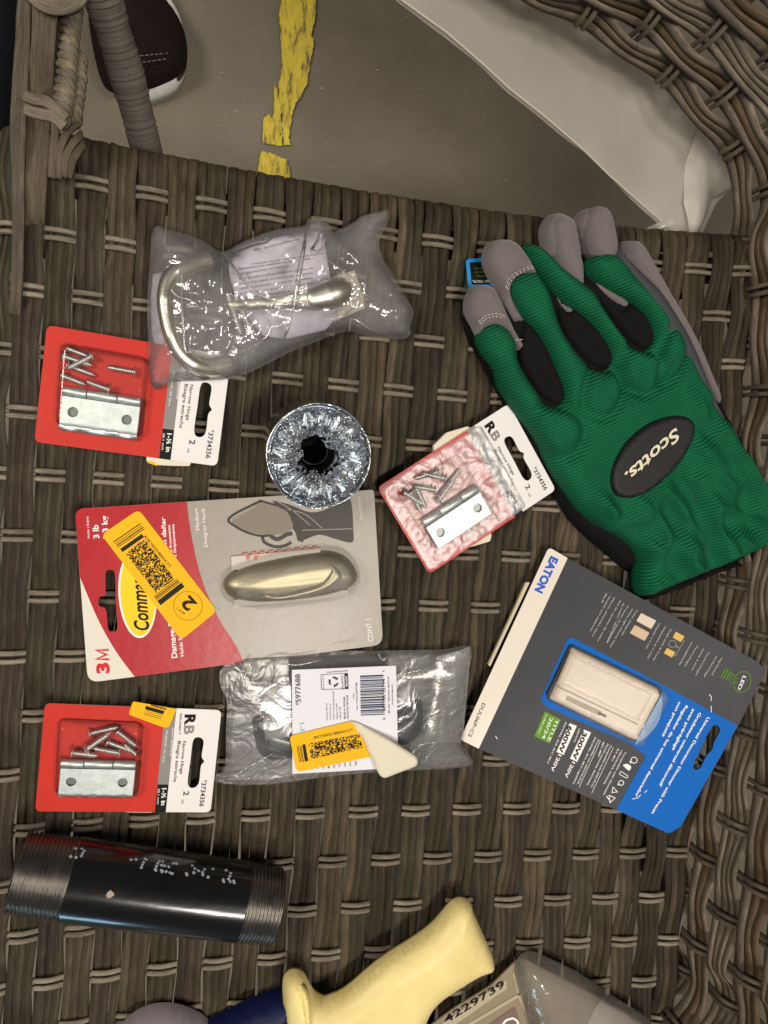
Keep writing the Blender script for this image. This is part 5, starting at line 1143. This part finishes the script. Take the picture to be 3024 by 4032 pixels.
for tt, sg in ((0, 1), (1, -1)):
    V = []; F = []; seg = 72
    for r, o_ in ((.0189, 0), (.0170, 0), (.0168, .03)):
        for k in range(seg): a = 2 * math.pi * k / seg; V.append(A + d * (L * tt + sg * o_) + r * (math.cos(a) * sd + math.sin(a) * up))
    for j in range(2):
        for k in range(seg): q = (k + 1) % seg; F.append((j * seg + k, j * seg + q, (j + 1) * seg + q, (j + 1) * seg + k))
    mesh('pipe_mouth', V, F, mat('dark pipe bore', (30, 26, 24), .7), pp_)
# dotted print on the pipe
rp = np.random.default_rng(4); V = []; F = []
def dotpx(x, y, r):
    """small paint dot where photo point (x, y) meets the pipe's surface"""
    v = RN @ np.array([x - 1512.0, -(y - 2016.0), -2933.0]); v /= np.linalg.norm(v); O = np.array([0, 0, CAM_H])
    w = O - A; a_ = v - d * np.dot(v, d); b_ = w - d * np.dot(w, d); RR = .0208
    aa = a_ @ a_; bb = 2 * a_ @ b_; cc_ = b_ @ b_ - RR * RR; D = bb * bb - 4 * aa * cc_
    if D < 0: return
    p = O + v * ((-bb - math.sqrt(D)) / (2 * aa)); nn = b_ + a_ * ((-bb - math.sqrt(D)) / (2 * aa)); nn /= np.linalg.norm(nn); e1 = d; e2 = np.cross(nn, e1); k0 = len(V); K = 7
    for k in range(K): q = 2 * math.pi * k / K; V.append(p + nn * .0001 + (e1 * math.cos(q) + e2 * math.sin(q)) * r * rp.uniform(.7, 1.2))
    F.append(tuple(range(k0, k0 + K)))
for x, y in [(400, 250), (432, 255), (428, 205), (465, 205), (480, 218), (468, 232), (462, 245), (745, 268), (773, 266), (822, 262), (832, 268), (815, 282), (808, 298), (803, 312), (905, 275), (925, 278), (895, 290), (888, 305), (882, 320), (885, 328), (918, 298), (935, 302), (958, 308), (915, 328), (922, 336), (945, 335), (965, 342), (978, 346), (985, 288), (1003, 290), (1092, 302), (1107, 318), (1100, 342), (1058, 345), (1062, 356), (1128, 330), (1150, 338), (1163, 322), (1153, 352), (1182, 366), (1208, 320), (1285, 328), (1310, 345), (1305, 362), (1298, 378), (1268, 382), (1270, 392), (1308, 392), (1326, 388), (1330, 398)]:
    dotpx(x / 1.4426, 3200 + y / 1.4426, .00085)
_m = mat('pale blue grey paint', (160, 166, 176), .6); _n = 9 * 7
mesh('dotted_print', V[:_n], F[:9], _m, pp_); mesh('dotted_print', V[_n:], [tuple(i - _n for i in q) for q in F[9:]], _m, pp_)
V = []; F = []
for _ in range(3): dotpx((627 + rp.uniform(-5, 5)) / 1.4426, 3200 + (462 + rp.uniform(-5, 5)) / 1.4426, .0017)
mesh('paint_chip', V, F, mat('pale chip', (168, 150, 138), .6), pp_)

# ------------------------------------------------------------------ things at the bottom edge
zB_ = lambda pts: Z(800, 3500, 1.2762, pts)
q = W(1500, 3950, 0)
tl_ = empty('yellow_grip', (q[0], q[1], 0), 'worn pale yellow rubber tool grip lying at the bottom edge', 'tool grip')
yp = smooth(zB_([(1255, 160), (1290, 124), (1335, 110), (1375, 130), (1398, 190), (1440, 285), (1480, 375), (1498, 435), (1480, 468), (1420, 492), (1340, 535), (1250, 590), (1190, 645), (1150, 720), (1100, 860), (1000, 1000), (500, 1000), (440, 860), (424, 760), (410, 620), (412, 540), (435, 500), (475, 484), (515, 500), (545, 545), (575, 595), (620, 622), (660, 615), (740, 575), (850, 480), (950, 402), (1080, 320), (1180, 245)]), 4)
YG = mat('worn yellow rubber', (240, 219, 148), .5, bump=.0004, bscale=220, var=.07, vscale=35, coat=.15, coatr=.3)
def yz(x, y, t):
    c = W(*zB_([(1400, 420)])[0], .02)
    return .0016 * nz(x, y, 20, 4) * t - .004 * np.exp(-(((x - c[0]) / .012) ** 2 + ((y - c[1]) / .02) ** 2)) * t
puff('grip', yp, YG, tl_, z0=.011, h=.014, rad=.015, step=.002, fz=yz, zout=.024, base=.009)
s = Shape(W)
rp = np.random.default_rng(8)
for x, y in [(1243, 282), (1072, 385), (1085, 378), (1185, 376), (980, 538), (1128, 540), (1082, 650), (1290, 175), (800, 560), (1230, 610), (1352, 330)]:
    a = rp.uniform(0, 3); k = rp.uniform(3, 7); c = np.array(zB_([(x, y)])[0]); s.flat([tuple(c + k * np.array([math.cos(a), math.sin(a)])), tuple(c + 2 * np.array([-math.sin(a), math.cos(a)])), tuple(c - k * .8 * np.array([math.cos(a), math.sin(a)])), tuple(c - 1.6 * np.array([-math.sin(a), math.cos(a)]))], .0268)
puff('guard_ridge', smooth(zB_([(470, 545), (492, 560), (500, 640), (505, 760), (500, 900), (560, 900), (556, 700), (545, 600), (515, 545)]), 4), YG, tl_, z0=.020, h=.0066, rad=.003, step=.0018, zout=.028, base=.015)
nv = puff('navy_handle', smooth(zB_([(20, 690), (120, 640), (220, 585), (330, 545), (420, 520), (470, 560), (480, 800), (440, 1000), (0, 1000), (-80, 800)]), 4), mat('navy rubber', (12, 22, 66), .5, bump=.0003, bscale=300), None, z0=.001, h=.016, rad=.012, step=.003, zout=.006)
own_origin(nv); tag(nv, 'navy blue handle beside the yellow grip at the bottom edge', 'tool handle')
gl_ = puff('grey_handle', smooth([(430, 4110), (480, 4050), (540, 4000), (610, 3975), (690, 3975), (770, 4003), (825, 4045), (850, 4120), (700, 4250), (480, 4230)], 4), mat('lilac grey plastic', (150, 140, 146), .4, coat=.2), None, z0=.001, h=.018, rad=.014, step=.003, zout=.006)
own_origin(gl_); tag(gl_, 'rounded lilac grey tip of a handle at the bottom edge', 'tool handle')
zR = lambda pts: Z(1800, 3550, 1.3554, pts)
pk = pack('blister_pack', 'clear blister pack over a tan numbered card in the bottom right corner', 'blister pack', (2200, 3980))
TAN = mat('tan card print', (150, 136, 112), .5, coat=.2, var=.05)
s = Shape(W); s.prism([rounded(zR([(300, 330), (345, 300), (1010, 640), (960, 900), (-250, 1000), (-200, 700), (0, 560), (180, 450)]), 14)], .004, .0052); s.build('card', TAN, pk)
s = Shape(W); s.flat(zR([(-160, 705), (262, 418), (266, 466), (200, 510), (-100, 720), (-200, 800), (-260, 800)]), .0055); s.build('number_strip', mat('pale tan print', (186, 172, 146), .5), pk)
s = Shape(W); s.text('4229739', zR([(-60, 652)])[0], zR([(258, 452)])[0], 26, .0058, .012); s.build('number_lettering', BLACKP, pk)
s = Shape(W); s.line(zR([(60, 660), (330, 500), (400, 660)]), 12, .0056); s.line(zR([(330, 500), (300, 380)]), 8, .0056); s.build('pale_outline', mat('pale tan print', (186, 172, 146), .5), pk)
s = Shape(W); s.flat(rounded(zR([(120, 690), (310, 560), (350, 700), (200, 800)]), 8), .0056); s.build('inner_panel', mat('mauve print', (128, 106, 96), .5), pk)
s = Shape(W); s.line(rounded(zR([(240, 660), (262, 632), (300, 622), (324, 640), (330, 700)]), 8), 9, .0058); s.build('white_outline', WHT, pk)
puff('blister', smooth(zR([(318, 420), (312, 350), (325, 300), (352, 274), (395, 265), (450, 282), (540, 325), (620, 362), (700, 412), (830, 500), (1022, 628), (1010, 720), (950, 900), (500, 900), (400, 700), (340, 500)]), 4), film('milky blister', haze=.40, rough=.10, bump=.0012, bscale=45, gl=1.2, hazecol=(.58, .54, .48), base=.02), pk, z0=.0065, h=.020, rad=.016, step=.0022, closed=False, fz=lambda x, y, t: .0012 * nz(x, y, 45, 6) * t)
s = Shape(W); s.flat(zR([(790, 490), (1018, 632), (980, 900), (560, 900), (700, 640), (740, 560)]), .0058); s.build('white_leaflet', mat('white leaflet', (198, 190, 186), .6), pk)
